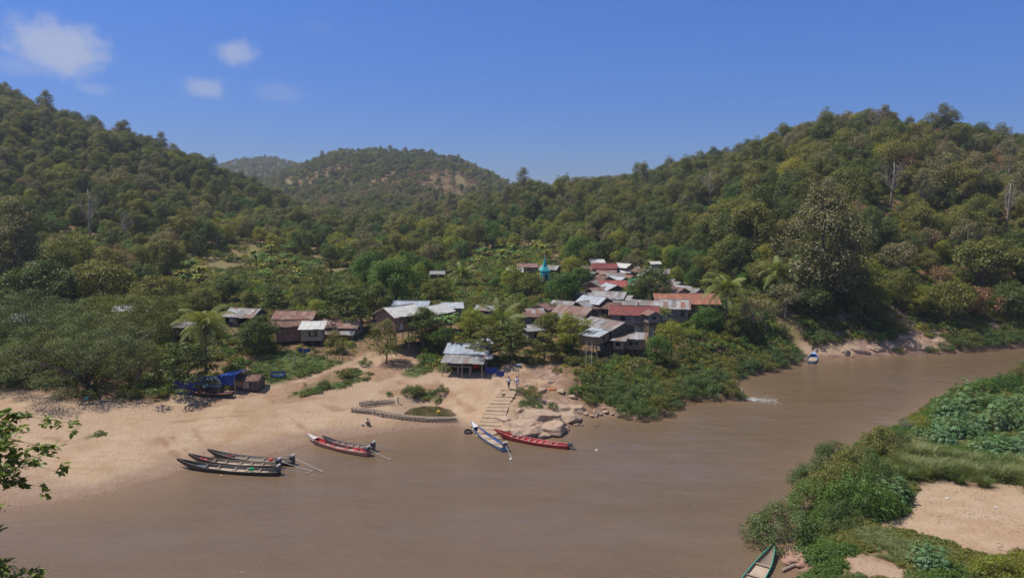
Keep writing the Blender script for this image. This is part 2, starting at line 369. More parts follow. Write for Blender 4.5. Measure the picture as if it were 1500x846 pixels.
for P_, wd_ in EARTH:
    P_ = wpoly(P_); earth = np.maximum(earth, .75 * ss((wd_ + fbm(xf, yf, 3, 3, 81) * 3.0 - pdist(xf, yf, P_)) / .9))
nA, nR = X.shape; I = np.arange(nA * nR).reshape(nA, nR)
Fq = np.stack([I[:-1, :-1], I[:-1, 1:], I[1:, 1:], I[1:, :-1]], -1).reshape(-1, 4)[:, ::-1]
me = np_mesh('ground', np.stack([xf, yf, hf], 1), Fq, m_ground, smooth=True)
for nm, arr in (('sand', np.clip(sand + np.where((dsh < 2.5) & (hf < 1.0) & (yf > 40), .7, 0), 0, 1)), ('green', grn), ('dry', dryv), ('wet', wet), ('rock', rock), ('earth', earth)):
    a = me.attributes.new(nm, 'FLOAT', 'POINT'); a.data.foreach_set('value', arr.astype(np.float32))
g = link(bpy.data.objects.new('ground', me)); tag(g, kind='structure')
if sum(me.polygons[1000].normal) != 0 and me.polygons[1000].normal.z < 0: me.flip_normals()
# ------------------------------------------------------------------ river
m_water, t = mat('river_water'); pos = t.n('ShaderNodeNewGeometry').outputs['Position']
mp = t.n('ShaderNodeMapping', i_Vector=pos); mp.inputs['Rotation'].default_value = (0, 0, -0.5); mp.inputs['Scale'].default_value = (0.55, 1.3, 1)
w1 = t.noise(mp.outputs[0], 2.2, 4, .62); w2 = t.noise(mp.outputs[0], 0.35, 4, .55); w3 = t.noise(mp.outputs[0], .08, 3)
mp2 = t.n('ShaderNodeMapping', i_Vector=pos); mp2.inputs['Rotation'].default_value = (0, 0, .65); mp2.inputs['Scale'].default_value = (0.12, 0.5, 1)
w4 = t.noise(mp2.outputs[0], .8, 4, .6)
col = t.ramp(w4, [(.3, (.152, .102, .062)), (.7, (.172, .118, .072))])
sh_ = t.n('ShaderNodeAttribute', attribute_name='shallow').outputs['Fac']
col = t.mix(sh_, col, (.25, .165, .10))
hh = t.m('ADD', t.m('MULTIPLY', w1, t.m('ADD', 0.25, t.m('MULTIPLY', t.smooth(w3, .35, .65), 0.75))), t.m('MULTIPLY', w2, 1.2))
b = pr(t, col, 0.13, hh, 0.62, 0.26, spec=0.45)
ux = np.concatenate([np.linspace(-400, -75, 30), np.linspace(-74, 140, 430), np.linspace(142, 1400, 70)]); uy = np.concatenate([np.linspace(20, 160, 282), np.linspace(162, 900, 40)])
GX, GY = np.meshgrid(ux, uy, indexing='ij'); x_, y_ = GX.ravel(), GY.ravel()
d_, _n = shore(x_, y_); dep = np.where(d_ < 0, -d_, 0)
sh = np.exp(-dep / np.interp(CX + F * x_ / np.maximum(y_, 1), [0, 600, 800, 1200], [6, 5, 2, 3.])) * .9
rip = fbm(x_ * 0.7 + y_ * .3, y_ - x_ * .35, 2.4, 3, 31) * 0.11 + fbm(x_, y_, 9, 2, 33) * 0.06
I = np.arange(len(x_)).reshape(GX.shape)
Fq = np.stack([I[:-1, :-1], I[1:, :-1], I[1:, 1:], I[:-1, 1:]], -1).reshape(-1, 4)
keep = (d_.reshape(GX.shape) < 3); kf = keep[:-1, :-1] | keep[1:, 1:]
Fq = Fq[kf.ravel()]
me = np_mesh('river', np.stack([x_, y_, np.where(dep > .5, rip * np.clip(dep / 6, 0, 1), 0)], 1), Fq, m_water, smooth=True)
a = me.attributes.new('shallow', 'FLOAT', 'POINT'); a.data.foreach_set('value', sh.astype(np.float32))
tag(link(bpy.data.objects.new('river', me)), kind='structure')
# pond behind the bamboo barrier
mpd, t = mat('pond_water'); pr(t, t.ramp(t.noise(t.n('ShaderNodeNewGeometry').outputs['Position'], .8, 3), [(.35, (.045, .048, .016)), (.65, (.095, .07, .035))]), .12, spec=.5)
pc = POND.mean(0); pz = min(gz(*p) for p in POND) ; 
pb = MB(); pb.add([(pc[0] + (p[0] - pc[0]) * 1.0, pc[1] + (p[1] - pc[1]) * 1.1, 0) for p in POND], [tuple(range(len(POND)))[::-1]])
PONDZ = 0.55
po = pb.build('pond_water', mpd); po.location.z = PONDZ; tag(po, kind='structure')
# ------------------------------------------------------------------ foliage materials
def leafmat(name, stops, trans=0.25, rough=0.6, scale=1.0):
    m, t = mat(name); oi = t.n('ShaderNodeObjectInfo')
    v = t.n('ShaderNodeAttribute', attribute_name='v').outputs['Fac']
    ln = t.noise(t.vm('MULTIPLY', oi.outputs['Location'], (.013, .013, .013)), 1.0, 3)
    f = t.m('ADD', t.m('MULTIPLY', oi.outputs['Random'], .75), t.m('MULTIPLY', t.m('SUBTRACT', ln, .5), 1.3), clamp=True)
    f = t.m('ADD', f, 0.1)
    c = t.ramp(f, [(i / max(1, len(stops) - 1), s) for i, s in enumerate(stops)])
    hsv = t.n('ShaderNodeHueSaturation', i_Color=c); t.set(hsv.inputs['Value'], t.m('ADD', 0.55, t.m('MULTIPLY', v, 0.9)))
    t.set(hsv.inputs['Hue'], t.m('ADD', .47, t.m('MULTIPLY', v, .05))); t.set(hsv.inputs['Saturation'], t.m('ADD', 1.1, t.m('MULTIPLY', v, -.25)))
    d = t.n('ShaderNodeBsdfDiffuse', i_Color=hsv.outputs[0]); tr = t.n('ShaderNodeBsdfTranslucent', i_Color=t.mix(1.0, hsv.outputs[0], (1.25, 1.25, .6), 'MULTIPLY'))
    gl = t.n('ShaderNodeBsdfGlossy', i_Color=(.9, .95, 1, 1), i_Roughness=rough - .1)
    mx = t.n('ShaderNodeMixShader', i_0=trans); t.nt.links.new(d.outputs[0], mx.inputs[1]); t.nt.links.new(tr.outputs[0], mx.inputs[2])
    m2 = t.n('ShaderNodeMixShader', i_0=0.025); t.nt.links.new(mx.outputs[0], m2.inputs[1]); t.nt.links.new(gl.outputs[0], m2.inputs[2])
    t.n('ShaderNodeOutputMaterial', i_Surface=m2.outputs[0]); return m
LM = {
 'dark':  leafmat('dark_green_leaves', [(0.078, 0.114, 0.024), (0.107, 0.144, 0.031), (0.138, 0.169, 0.037)], .3),
 'olive': leafmat('olive_leaves', [(0.151, 0.169, 0.034), (0.196, 0.204, 0.041), (0.249, 0.226, 0.053)], .3),
 'grey':  leafmat('grey_green_leaves', [(0.183, 0.180, 0.082), (0.229, 0.215, 0.098), (0.268, 0.226, 0.109)], .25),
 'brown': leafmat('brownish_leaves', [(0.242, 0.192, 0.093), (0.287, 0.209, 0.103), (0.327, 0.192, 0.103)], .2),
 'lime':  leafmat('yellow_green_leaves', [(.22, .27, .030), (.29, .31, .036), (.34, .31, .040)], .38),
 'green': leafmat('fresh_green_leaves', [(0.076, 0.161, 0.025), (0.103, 0.193, 0.028), (0.130, 0.209, 0.034)], .3),
 'blue':  leafmat('castor_leaves', [(.105, .205, .085), (.135, .245, .10), (.17, .25, .07)], .2, .5),
 'rust':  leafmat('rusty_leaves', [(.30, .14, .075), (.32, .17, .08), (.30, .20, .08)], .2),
 'willow': leafmat('riverside_leaves', [(.090, .150, .038), (.115, .175, .044), (.140, .190, .050)], .3),
 'straw': leafmat('straw_grass', [(.19, .22, .075), (.25, .28, .10), (.29, .30, .13)], .3),
 'rain':  leafmat('rain_tree_leaves', [(.120, .165, .052), (.145, .185, .060), (.160, .190, .066)], .25, .8),
 'palm':  leafmat('palm_leaves', [(.17, .21, .045), (.22, .245, .055), (.27, .26, .065)], .35, .8),
 'grass': leafmat('grass_blades', [(.090, .150, .028), (.13, .185, .038), (.18, .205, .055)], .3),
}
def barkmat(name, a, b):
    m, t = mat(name); p = t.n('ShaderNodeTexCoord').outputs['Object']; n = t.noise(p, 3, 5, .65)
    pr(t, t.ramp(n, [(.3, a), (.7, b)]), .9, n, .5, .05); return m
BARK = barkmat('grey_bark', (.10, .075, .055), (.24, .19, .145)); PALE = barkmat('pale_bark', (.25, .20, .16), (.45, .39, .33))
# ------------------------------------------------------------------ foliage meshes
def leaves(rng, C, N, size, up=0.35, aspect=0.6, jit=.3):
    """diamond leaves at C with normals around N; returns V, F"""
    n = len(C); nn = N + np.array([0, 0, up]) + rng.normal(0, .45, (n, 3)); nn /= np.linalg.norm(nn, axis=1)[:, None] + 1e-9
    t = rng.normal(0, 1, (n, 3)); t -= nn * (t * nn).sum(1)[:, None]; t /= np.linalg.norm(t, axis=1)[:, None] + 1e-9
    b = np.cross(nn, t); s = size * (1 + rng.uniform(-jit, jit, n))[:, None]; dr = nn * s * .18
    V = np.stack([C - t * s * .5 - dr, C + b * s * .5 * aspect, C + t * s * .5 - dr, C - b * s * .5 * aspect], 1).reshape(-1, 3)
    return V, np.arange(4 * n).reshape(n, 4)
def clumps(rng, centres, rad, per, size, flat=.7, up=.35, aspect=.6, shell=.55):
    """leaf clumps: points in the outer part of small ellipsoids"""
    Cs, Ns, cv = [], [], []
    for c, r in zip(centres, rad):
        k = max(6, int(per * (r / np.mean(rad)) ** 2)); d = rng.normal(0, 1, (k, 3)); d /= np.linalg.norm(d, axis=1)[:, None]
        d[:, 2] = np.where(d[:, 2] < -.55, -d[:, 2], d[:, 2])
        q = rng.uniform(shell, 1.08, k)[:, None]; Cs.append(c + d * q * r * np.array([1, 1, flat])); Ns.append(d); cv.append(np.full(k, rng.uniform(-.14, .14)))
    C = np.vstack(Cs); N = np.vstack(Ns); cv = np.concatenate(cv)
    V, Fq = leaves(rng, C, N, size, up, aspect); return V, Fq, np.clip(.5 + cv + rng.uniform(-.28, .28, len(C)), 0, 1)
def tree_proto(name, seed, mt, h=9, cr=4, ch=6, nc=34, per=55, size=.5, style='round', trunk=.22, bark=None, clr=1.25, fl=.85, nb=9):
    rng = np.random.default_rng(seed); cen = []; zc = h - ch / 2
    for i in range(nc):
        if style == 'round':
            d = rng.normal(0, 1, 3); d /= np.linalg.norm(d); d[2] = abs(d[2]) * 1.0 if rng.random() < .45 else d[2]
            q = rng.uniform(.55, .95); lump = 1 + .25 * math.sin(3 * math.atan2(d[1], d[0]) + seed)
            cen.append((d[0] * cr * q * lump, d[1] * cr * q * lump, zc + d[2] * ch / 2 * q))
        elif style == 'layer':
            lv = i % 5; rr_ = cr * (1 - .13 * lv) * math.sqrt(rng.uniform(.05, 1)); an = rng.uniform(0, 6.28)
            cen.append((rr_ * math.cos(an), rr_ * math.sin(an), h - ch + lv * ch / 4.6 + rng.uniform(-.12, .12)))
        elif style == 'umbrella':
            rr_ = cr * math.sqrt(rng.uniform(.02, 1)); an = rng.uniform(0, 6.28)
            cen.append((rr_ * math.cos(an), rr_ * math.sin(an), h - ch * .35 * (rr_ / cr) ** 2 - rng.uniform(0, ch * .55)))
        elif style == 'column':
            q = rng.random(); rr_ = cr * (0.35 + .8 * math.sin(math.pi * min(1, q * .9 + .12))) * rng.uniform(.3, .9); an = rng.uniform(0, 6.28)
            cen.append((rr_ * math.cos(an), rr_ * math.sin(an), h - ch + q * ch))
    cen = np.array(cen); rad = rng.uniform(.55, 1.45, nc) * clr
    V, Fq, fv = clumps(rng, cen, rad, per, size, .42 if style == 'layer' else .6 if style == 'umbrella' else fl)
    crown = np_mesh(name + '_crown', V, Fq, mt, fattr=fv)
    tb = MB(); z0 = h - ch * .75; bend = rng.uniform(-.5, .5, 2)
    tb.tube([(0, 0, -7), (0, 0, 0), (bend[0] * .5, bend[1] * .5, z0 * .5), (bend[0], bend[1], z0), (bend[0] * 1.2, bend[1] * 1.2, h - ch * .3)], [trunk * 1.5, trunk * 1.15, trunk, trunk * .8, trunk * .25], 7)
    for j in rng.choice(nc, min(nc, nb if style != 'umbrella' else 20), replace=False):
        c = cen[j]; s = rng.uniform(.35, .95) * z0 + .05 * h; s = min(s, c[2] - .2) if c[2] > 1 else s * .5
        b0 = np.array([bend[0] * s / z0, bend[1] * s / z0, s]); mid = b0 * .45 + c * .55 + np.array([0, 0, .1 * h * .5])
        tb.tube([b0, mid, c], [trunk * .45, trunk * .28, trunk * .08], 5)
    return crown, tb.mesh(name + '_trunk', bark or BARK, True)
def bush_mesh(name, seed, mt, r=1.6, h=1.8, nc=22, per=60, size=.22, aspect=.45, up=.35, clr=.55, shell=.5):
    rng = np.random.default_rng(seed); cen = []
    for i in range(nc):
        an = rng.uniform(0, 6.28); q = math.sqrt(rng.uniform(0, 1)); z = h * (1 - q * q * .75) * rng.uniform(.35, .95)
        cen.append((q * r * math.cos(an), q * r * math.sin(an), z))
    V, Fq, fv = clumps(rng, np.array(cen), rng.uniform(.7, 1.35, nc) * clr, per, size, .85, up, aspect, shell)
    return np_mesh(name, V, Fq, mt, fattr=fv)
def blade_mesh(name, seed, mt, n=90, h=1.6, spread=.7, wd=.03, rad=.25):
    rng = np.random.default_rng(seed); V = []; Fq = []; fv = []
    for i in range(n):
        an = rng.uniform(0, 6.28); hh = h * rng.uniform(.55, 1.1); sp = spread * rng.uniform(.3, 1.2); b = np.array([math.cos(an), math.sin(an), 0.]); s = np.array([-b[1], b[0], 0.])
        o = b * rad * rng.uniform(0, 1); prev = None; k0 = len(V)
        for k in range(4):
            q = k / 3; c = o + b * sp * q ** 1.7 * h + np.array([0, 0, hh * (q - .38 * q ** 3)]); w_ = wd * (1 - q * .85)
            V += [c - s * w_, c + s * w_]
        for k in range(3): Fq.append((k0 + 2 * k, k0 + 2 * k + 1, k0 + 2 * k + 3, k0 + 2 * k + 2)); fv.append(rng.random())
    return np_mesh(name, np.array(V), np.array(Fq), mt, fattr=np.array(fv))
def palm_proto(name, seed, mt, th=7, fl=3.6, nf=18, droop=1.0, tr=.16, lw=.055):
    rng = np.random.default_rng(seed); V = []; Fq = []; fv = []; top = np.array([rng.uniform(-.6, .6), rng.uniform(-.6, .6), th])
    for i in range(nf):
        an = 2.4 * i + rng.uniform(-.2, .2); el = 1.38 - 1.75 * (i / nf) ** 1.1 + rng.uniform(-.1, .1); b = np.array([math.cos(an), math.sin(an), 0.]); s = np.array([-b[1], b[0], 0.])
        L = fl * rng.uniform(.85, 1.1); val = rng.uniform(.25, .8); P = []; dirv = el; p = top.copy(); K = 12
        for k in range(K + 1):
            P.append(p.copy()); p = p + (b * math.cos(dirv) + np.array([0, 0, math.sin(dirv)])) * L / K; dirv -= .155 * droop * (0.5 + k / K)
        for k in range(K):
            k0 = len(V); V += [P[k] - s * .035, P[k] + s * .035, P[k + 1] + s * .03, P[k + 1] - s * .03]; Fq.append((k0, k0 + 1, k0 + 2, k0 + 3)); fv.append(.9)
            if k < 1: continue
            for q in (0, .5):
                pp = P[k] * (1 - q) + P[k + 1] * q; ll = .95 * fl / 3.6 * math.sin(math.pi * min(1, (k + q) / K * .86 + .14)) ** .6
                tdir = P[k + 1] - P[k]; tdir /= np.linalg.norm(tdir)
                for sg in (-1, 1):
                    e = pp + s * sg * ll * .82 + tdir * ll * .45 + np.array([0, 0, -ll * (.42 + .2 * rng.random())]); k0 = len(V)
                    V += [pp - tdir * lw, pp + tdir * lw, (pp + e) / 2 + tdir * lw * 1.3 + np.array([0, 0, .06]), e]; Fq.append((k0, k0 + 1, k0 + 2, k0 + 3)); fv.append(np.clip(val + rng.uniform(-.2, .2), 0, 1))
    crown = np_mesh(name + '_crown', np.array(V), np.array(Fq), mt, fattr=np.array(fv))
    tb = MB(); tb.tube([(0, 0, -9), (0, 0, 0), tuple(top * np.array([.35, .35, .5])), tuple(top)], [tr * 1.5, tr * 1.25, tr, tr * .8], 8)
    return crown, tb.mesh(name + '_trunk', BARK, True)
def banana_proto(name, seed, mt, h=2.2, L=2.0, n=9, stems=3):
    rng = np.random.default_rng(seed); V = []; Fq = []; fv = []; tb = MB()
    for st in range(stems):
        o = np.array([rng.uniform(-.8, .8), rng.uniform(-.8, .8), 0]) * (st > 0); hh = h * rng.uniform(.75, 1.1)
        tb.tube([tuple(o - np.array([0, 0, .5])), tuple(o + np.array([0, 0, hh]))], [.13, .08], 6)
        for i in range(n):
            an = 2.4 * i + rng.uniform(-.3, .3); b = np.array([math.cos(an), math.sin(an), 0.]); s = np.array([-b[1], b[0], 0.]); el = rng.uniform(.55, 1.35); p = o + np.array([0, 0, hh * .95]); K = 6; P = []
            for k in range(K + 1):
                P.append(p.copy()); p = p + (b * math.cos(el) + np.array([0, 0, math.sin(el)])) * L * rng.uniform(.9, 1.1) / K; el -= .33
            val = rng.uniform(.2, .9); wds = [.04, .2, .3, .32, .28, .18, .02]
            for k in range(K):
                for sg in (-1, 1):
                    k0 = len(V); dn = np.array([0, 0, -.09]); V += [P[k], P[k + 1], P[k + 1] + s * sg * wds[k + 1] + dn, P[k] + s * sg * wds[k] + dn]; Fq.append((k0, k0 + 1, k0 + 2, k0 + 3) if sg > 0 else (k0 + 3, k0 + 2, k0 + 1, k0)); fv.append(val + .1 * sg)
    return np_mesh(name + '_leaves', np.array(V), np.array(Fq), mt, fattr=np.clip(np.array(fv), 0, 1)), tb.mesh(name + '_stalk', barkmat(name + '_stalk', (.12, .13, .04), (.22, .2, .08)), True)
def twig_mesh(name, seed, h, r, n, mt_, th=.03):
    rd = random.Random(seed); mb = MB()
    def br(p, d, L, t, dep):
        P = [p]; q = p.copy(); dd = d.copy()
        for k in range(4): dd = (dd + Vector((rd.uniform(-.22, .22), rd.uniform(-.22, .22), rd.uniform(-.05, .15)))).normalized(); q = q + dd * L / 4; P.append(q.copy())
        mb.tube(P, [t, t * .85, t * .7, t * .5, t * .3], 4)
        if dep:
            for _ in range(3): br(P[rd.randint(1, 4)], (dd + Vector((rd.uniform(-1, 1), rd.uniform(-1, 1), rd.uniform(-.2, .7)))).normalized(), L * rd.uniform(.5, .75), t * .5, dep - 1)
    for i in range(n):
        a = rd.uniform(0, 6.28); br(Vector((0, 0, 0)), Vector((math.cos(a) * r, math.sin(a) * r, h)).normalized(), math.hypot(h, r) * .6, th, 3)
    return mb.mesh(name, mt_)
# prototypes of forest trees: (crown mesh, trunk mesh, kind, nominal height, crown radius)
PT = []
def addp(kind, hnom, crad, pair): PT.append((pair[0], pair[1], kind, hnom, crad))
for i in range(4): addp('dark', 9, 3.9, tree_proto(f'dark_tree_{i}', 10 + i, LM['dark'], 9, 3.6, 7.0 + .35 * i, 46 + 9 * i, 130, .25, 'round', clr=1.05 + .13 * (i % 3)))
for i in range(4): addp('olive', 9, 3.8, tree_proto(f'olive_tree_{i}', 20 + i, LM['olive'], 9, 3.5, 6.6 + .45 * i, 42 + 9 * i, 125, .265, 'round', clr=1.05 + .13 * ((i + 1) % 3)))
for i in range(3): addp('grey', 9.5, 3.8, tree_proto(f'grey_tree_{i}', 30 + i, LM['grey'], 9.5, 3.4, 7.8, 44 + 6 * i, 90, .28, 'round', clr=1.15, bark=PALE))
for i in range(2): addp('column', 12, 3, tree_proto(f'tall_tree_{i}', 41 + i, LM['olive' if i else 'grey'], 12, 2.7, 8.8, 46, 115, .26, 'column', clr=1.1, bark=PALE))
for i in range(2): addp('brown', 8.5, 3.6, tree_proto(f'brown_tree_{i}', 50 + i, LM['brown'], 8.5, 3.3, 6.0, 40, 30, .30, 'round', clr=1.1, bark=PALE))
for i in range(1): addp('bare', 9.5, 3.2, tree_proto(f'bare_tree_{i}', 55 + i, LM['brown'], 9.5, 3.0, 6.6, 34, 7, .26, 'round', clr=1.0, bark=PALE, nb=14))
addp('lime', 7.5, 3.2, tree_proto('lime_tree_0', 60, LM['lime'], 7.5, 3.0, 6.4, 42, 110, .25, 'round', clr=1.1))
addp('green', 8, 3.5, tree_proto('green_tree_0', 70, LM['green'], 8, 3.3, 7.0, 46, 120, .25, 'round', clr=1.1))
addp('rust', 8, 3.2, tree_proto('rust_tree_0', 80, LM['rust'], 8, 3.0, 5.2, 34, 45, .32, 'round', clr=1.1, bark=PALE))
KID = {}
for i, p in enumerate(PT): KID.setdefault(p[2], []).append(i)
def hold(name, objs):
    c = bpy.data.collections.new(name)
    for k, (nm, me) in enumerate(objs):
        o = bpy.data.objects.new(f'{name}_{k:02d}', me); c.objects.link(o)
    return c
def scatter(name, pts, rz, sc, idx, coll, label=None, tilt=None):
    """one object that instances a collection of meshes on its points"""
    me = bpy.data.meshes.new(name); n = len(pts); me.vertices.add(n); me.vertices.foreach_set('co', np.asarray(pts, np.float32).ravel())
    a = me.attributes.new('rot', 'FLOAT_VECTOR', 'POINT'); rv = np.zeros((n, 3), np.float32); rv[:, 2] = rz
    if tilt is not None: rv[:, 0] = tilt
    a.data.foreach_set('vector', rv.ravel())
    a = me.attributes.new('scl', 'FLOAT', 'POINT'); a.data.foreach_set('value', np.asarray(sc, np.float32))
    a = me.attributes.new('idx', 'INT', 'POINT'); a.data.foreach_set('value', np.asarray(idx, np.int32))
    o = link(bpy.data.objects.new(name, me)); ng = bpy.data.node_groups.new(name, 'GeometryNodeTree')
    ng.interface.new_socket('Geometry', in_out='INPUT', socket_type='NodeSocketGeometry'); ng.interface.new_socket('Geometry', in_out='OUTPUT', socket_type='NodeSocketGeometry')
    N = ng.nodes; gi = N.new('NodeGroupInput'); go = N.new('NodeGroupOutput'); ip = N.new('GeometryNodeInstanceOnPoints'); ci = N.new('GeometryNodeCollectionInfo')
    ci.inputs['Collection'].default_value = coll; ci.inputs['Separate Children'].default_value = True; ci.inputs['Reset Children'].default_value = True
    L = ng.links; L.new(gi.outputs[0], ip.inputs['Points']); L.new(ci.outputs[0], ip.inputs['Instance']); ip.inputs['Pick Instance'].default_value = True
    for nm, ty, sock in (('idx', 'INT', 'Instance Index'), ('rot', 'FLOAT_VECTOR', 'Rotation'), ('scl', 'FLOAT', 'Scale')):
        na = N.new('GeometryNodeInputNamedAttribute'); na.data_type = ty; na.inputs['Name'].default_value = nm
        L.new([q for q in na.outputs if q.enabled and q.name == 'Attribute'][0], ip.inputs[sock])
    L.new(ip.outputs[0], go.inputs[0]); md = o.modifiers.new('scatter', 'NODES'); md.node_group = ng
    tag(o, label, kind='stuff'); return o
# ------------------------------------------------------------------ building materials
def roofmat(name, cols, streak=(.25, .11, .06), amt=.5, rough=.55, metal=.0):
    m, t = mat(name); uv = t.n('ShaderNodeUVMap', uv_map='UVMap').outputs[0]; sp = t.n('ShaderNodeSeparateXYZ', i_0=uv); rnd = t.n('ShaderNodeObjectInfo').outputs['Random']
    u = t.m('FLOOR', t.m('DIVIDE', sp.outputs[0], .82)); v = t.m('FLOOR', t.m('ADD', t.m('DIVIDE', sp.outputs[1], 2.3), t.m('MULTIPLY', rnd, 3)))
    cv = t.n('ShaderNodeCombineXYZ'); t.set(cv.inputs[0], u); t.set(cv.inputs[1], v); t.set(cv.inputs[2], t.m('MULTIPLY', rnd, 37))
    wn = t.n('ShaderNodeTexWhiteNoise', noise_dimensions='3D', i_Vector=cv.outputs[0]).outputs[0]
    c = t.ramp(wn, [(i / len(cols), s) for i, s in enumerate(cols)], 'CONSTANT')
    mp = t.n('ShaderNodeMapping', i_Vector=uv); mp.inputs['Scale'].default_value = (2.6, .5, 1); t.set(mp.inputs['Location'], cv.outputs[0])
    s = t.noise(mp.outputs[0], 1.6, 5, .65); c = t.mix(t.m('MULTIPLY', t.smooth(s, .46, .66), amt), c, streak)
    n = t.noise(uv, .9, 5, .6); c = t.mix(t.m('MULTIPLY', t.smooth(n, .3, .75), .35), c, t.mix(1.0, c, (.55, .5, .5), 'MULTIPLY'))
    sx = t.m('FRACT', t.m('DIVIDE', sp.outputs[0], .82)); seam = t.m('LESS_THAN', sx, .07); c = t.mix(t.m('MULTIPLY', seam, .45), c, (.10, .08, .07))
    sy = t.m('FRACT', t.m('ADD', t.m('DIVIDE', sp.outputs[1], 2.3), t.m('MULTIPLY', rnd, 3))); c = t.mix(t.m('MULTIPLY', t.m('LESS_THAN', sy, .035), .5), c, (.10, .08, .07))
    wv = t.m('SINE', t.m('MULTIPLY', sp.outputs[0], 62)); pr(t, c, rough, wv, .5, .02, metal, .4); return m
RM = {
 'grey':   roofmat('weathered_zinc', [(.30, .31, .31), (.38, .39, .40), (.24, .23, .22), (.33, .33, .33), (.28, .22, .19)], amt=.55),
 'mix':    roofmat('patched_zinc', [(.36, .37, .38), (.27, .17, .13), (.45, .46, .47), (.24, .22, .21), (.30, .14, .10), (.38, .37, .36)], amt=.6),
 'silver': roofmat('new_zinc', [(.50, .54, .58), (.55, .59, .63), (.46, .50, .54)], amt=.15, rough=.4),
 'blue':   roofmat('bluish_zinc', [(.42, .48, .56), (.47, .53, .60), (.40, .45, .52)], amt=.10, rough=.4),
 'white':  roofmat('whitewashed_zinc', [(.62, .62, .58), (.66, .66, .62)], amt=.10),
 'maroon': roofmat('maroon_sheet', [(.23, .050, .045), (.25, .058, .05), (.21, .048, .045)], (.16, .06, .05), .3),
 'red':    roofmat('red_sheet', [(.36, .065, .055), (.34, .07, .06), (.40, .10, .085), (.33, .06, .05)], (.45, .30, .27), .35),
 'rust':   roofmat('rusty_sheet', [(.30, .17, .14), (.26, .15, .12), (.34, .24, .20), (.25, .12, .09)], (.20, .08, .05), .55),
 'orange': roofmat('orange_rust_sheet', [(.40, .155, .09), (.36, .14, .085), (.43, .18, .11), (.34, .13, .08)], (.22, .09, .06), .5),
 'brown':  roofmat('thatch_brown', [(.20, .12, .09), (.24, .14, .10), (.18, .10, .08)], (.12, .07, .05), .5, .9),
 'green':  roofmat('green_sheet', [(.03, .30, .16), (.035, .33, .18)], (.05, .25, .14), .2),
}
def wallmat(name, a, b, cvar, plank=.16, vert=True):
    m, t = mat(name); uv = t.n('ShaderNodeUVMap', uv_map='UVMap').outputs[0]; sp = t.n('ShaderNodeSeparateXYZ', i_0=uv)
    q = t.m('DIVIDE', sp.outputs[0 if vert else 1], plank); k = t.m('FLOOR', q); wn = t.n('ShaderNodeTexWhiteNoise', noise_dimensions='1D', i_W=k).outputs[0]
    c = t.mix(wn, a, b); n = t.noise(uv, 1.1, 5, .65); c = t.mix(t.smooth(n, .42, .68), c, cvar)
    gap = t.m('LESS_THAN', t.m('FRACT', q), .12); c = t.mix(t.m('MULTIPLY', gap, .6), c, (.03, .022, .018))
    pr(t, c, .9, t.m('ADD', t.m('MULTIPLY', gap, -1), n), .4, .03); return m
WM = {
 'wood': wallmat('brown_planks', (.27, .155, .115), (.40, .25, .19), (.19, .11, .085), .22),
 'greywood': wallmat('grey_planks', (.26, .22, .19), (.38, .34, .30), (.18, .14, .12), .2, False),
 'bamboo': wallmat('woven_bamboo', (.42, .35, .26), (.50, .43, .33), (.33, .26, .19), .35),
 'mud': wallmat('tan_panel', (.40, .26, .16), (.46, .30, .19), (.30, .19, .12), .6),
 'pale': wallmat('pale_panel', (.50, .47, .43), (.58, .55, .51), (.36, .31, .27), .9),
 'block': wallmat('block_wall', (.34, .31, .28), (.42, .39, .36), (.22, .19, .16), .4, False),
 'dark': wallmat('dark_planks', (.10, .08, .07), (.17, .14, .12), (.07, .055, .05), .2),
 'turq': wallmat('turquoise_paint', (.08, .50, .50), (.09, .55, .55), (.06, .42, .44), 2.0),
}
def plainmat(name, c, rough=.8, spec=.3, var=.25, sc=3):
    m, t = mat(name); n = t.noise(t.n('ShaderNodeTexCoord').outputs['Object'], sc, 4, .6)
    cc = t.mix(t.smooth(n, .35, .7), c, tuple(x * (1 - var) for x in c)); pr(t, cc, rough, n, .25, .02, 0, spec); return m
M_POST = plainmat('old_post', (.33, .25, .18), .9); M_DARKW = plainmat('dark_wood', (.09, .065, .05), .9); M_BEAM = plainmat('pale_timber', (.46, .38, .29), .9)
M_GLASS = plainmat('dim_window', (.03, .03, .035), .3, .5); M_CONC = plainmat('cement', (.42, .37, .31), .9); M_WHITE = plainmat('white_paint', (.74, .74, .72), .6)
def side(mb, p0, p1, z0, z1, ops=(), th=.09):
    """a wall from p0 to p1 with rectangular openings (u0,u1,w0,w1) along it"""
    p0 = Vector((p0[0], p0[1], 0)); p1 = Vector((p1[0], p1[1], 0)); L = (p1 - p0).length; ux = (p1 - p0) / L
    M = Matrix.Translation(p0) @ Matrix(((ux.x, -ux.y, 0, 0), (ux.y, ux.x, 0, 0), (0, 0, 1, 0), (0, 0, 0, 1)))
    xs = 0
    for (a, b, lo, hi) in sorted(ops):
        if a > xs: mb.box((xs, 0, z0), (a, th, z1), M)
        if lo > z0: mb.box((a, 0, z0), (b, th, lo), M)
        if hi < z1: mb.box((a, 0, hi), (b, th, z1), M)
        xs = b
    if xs < L: mb.box((xs, 0, z0), (L, th, z1), M)
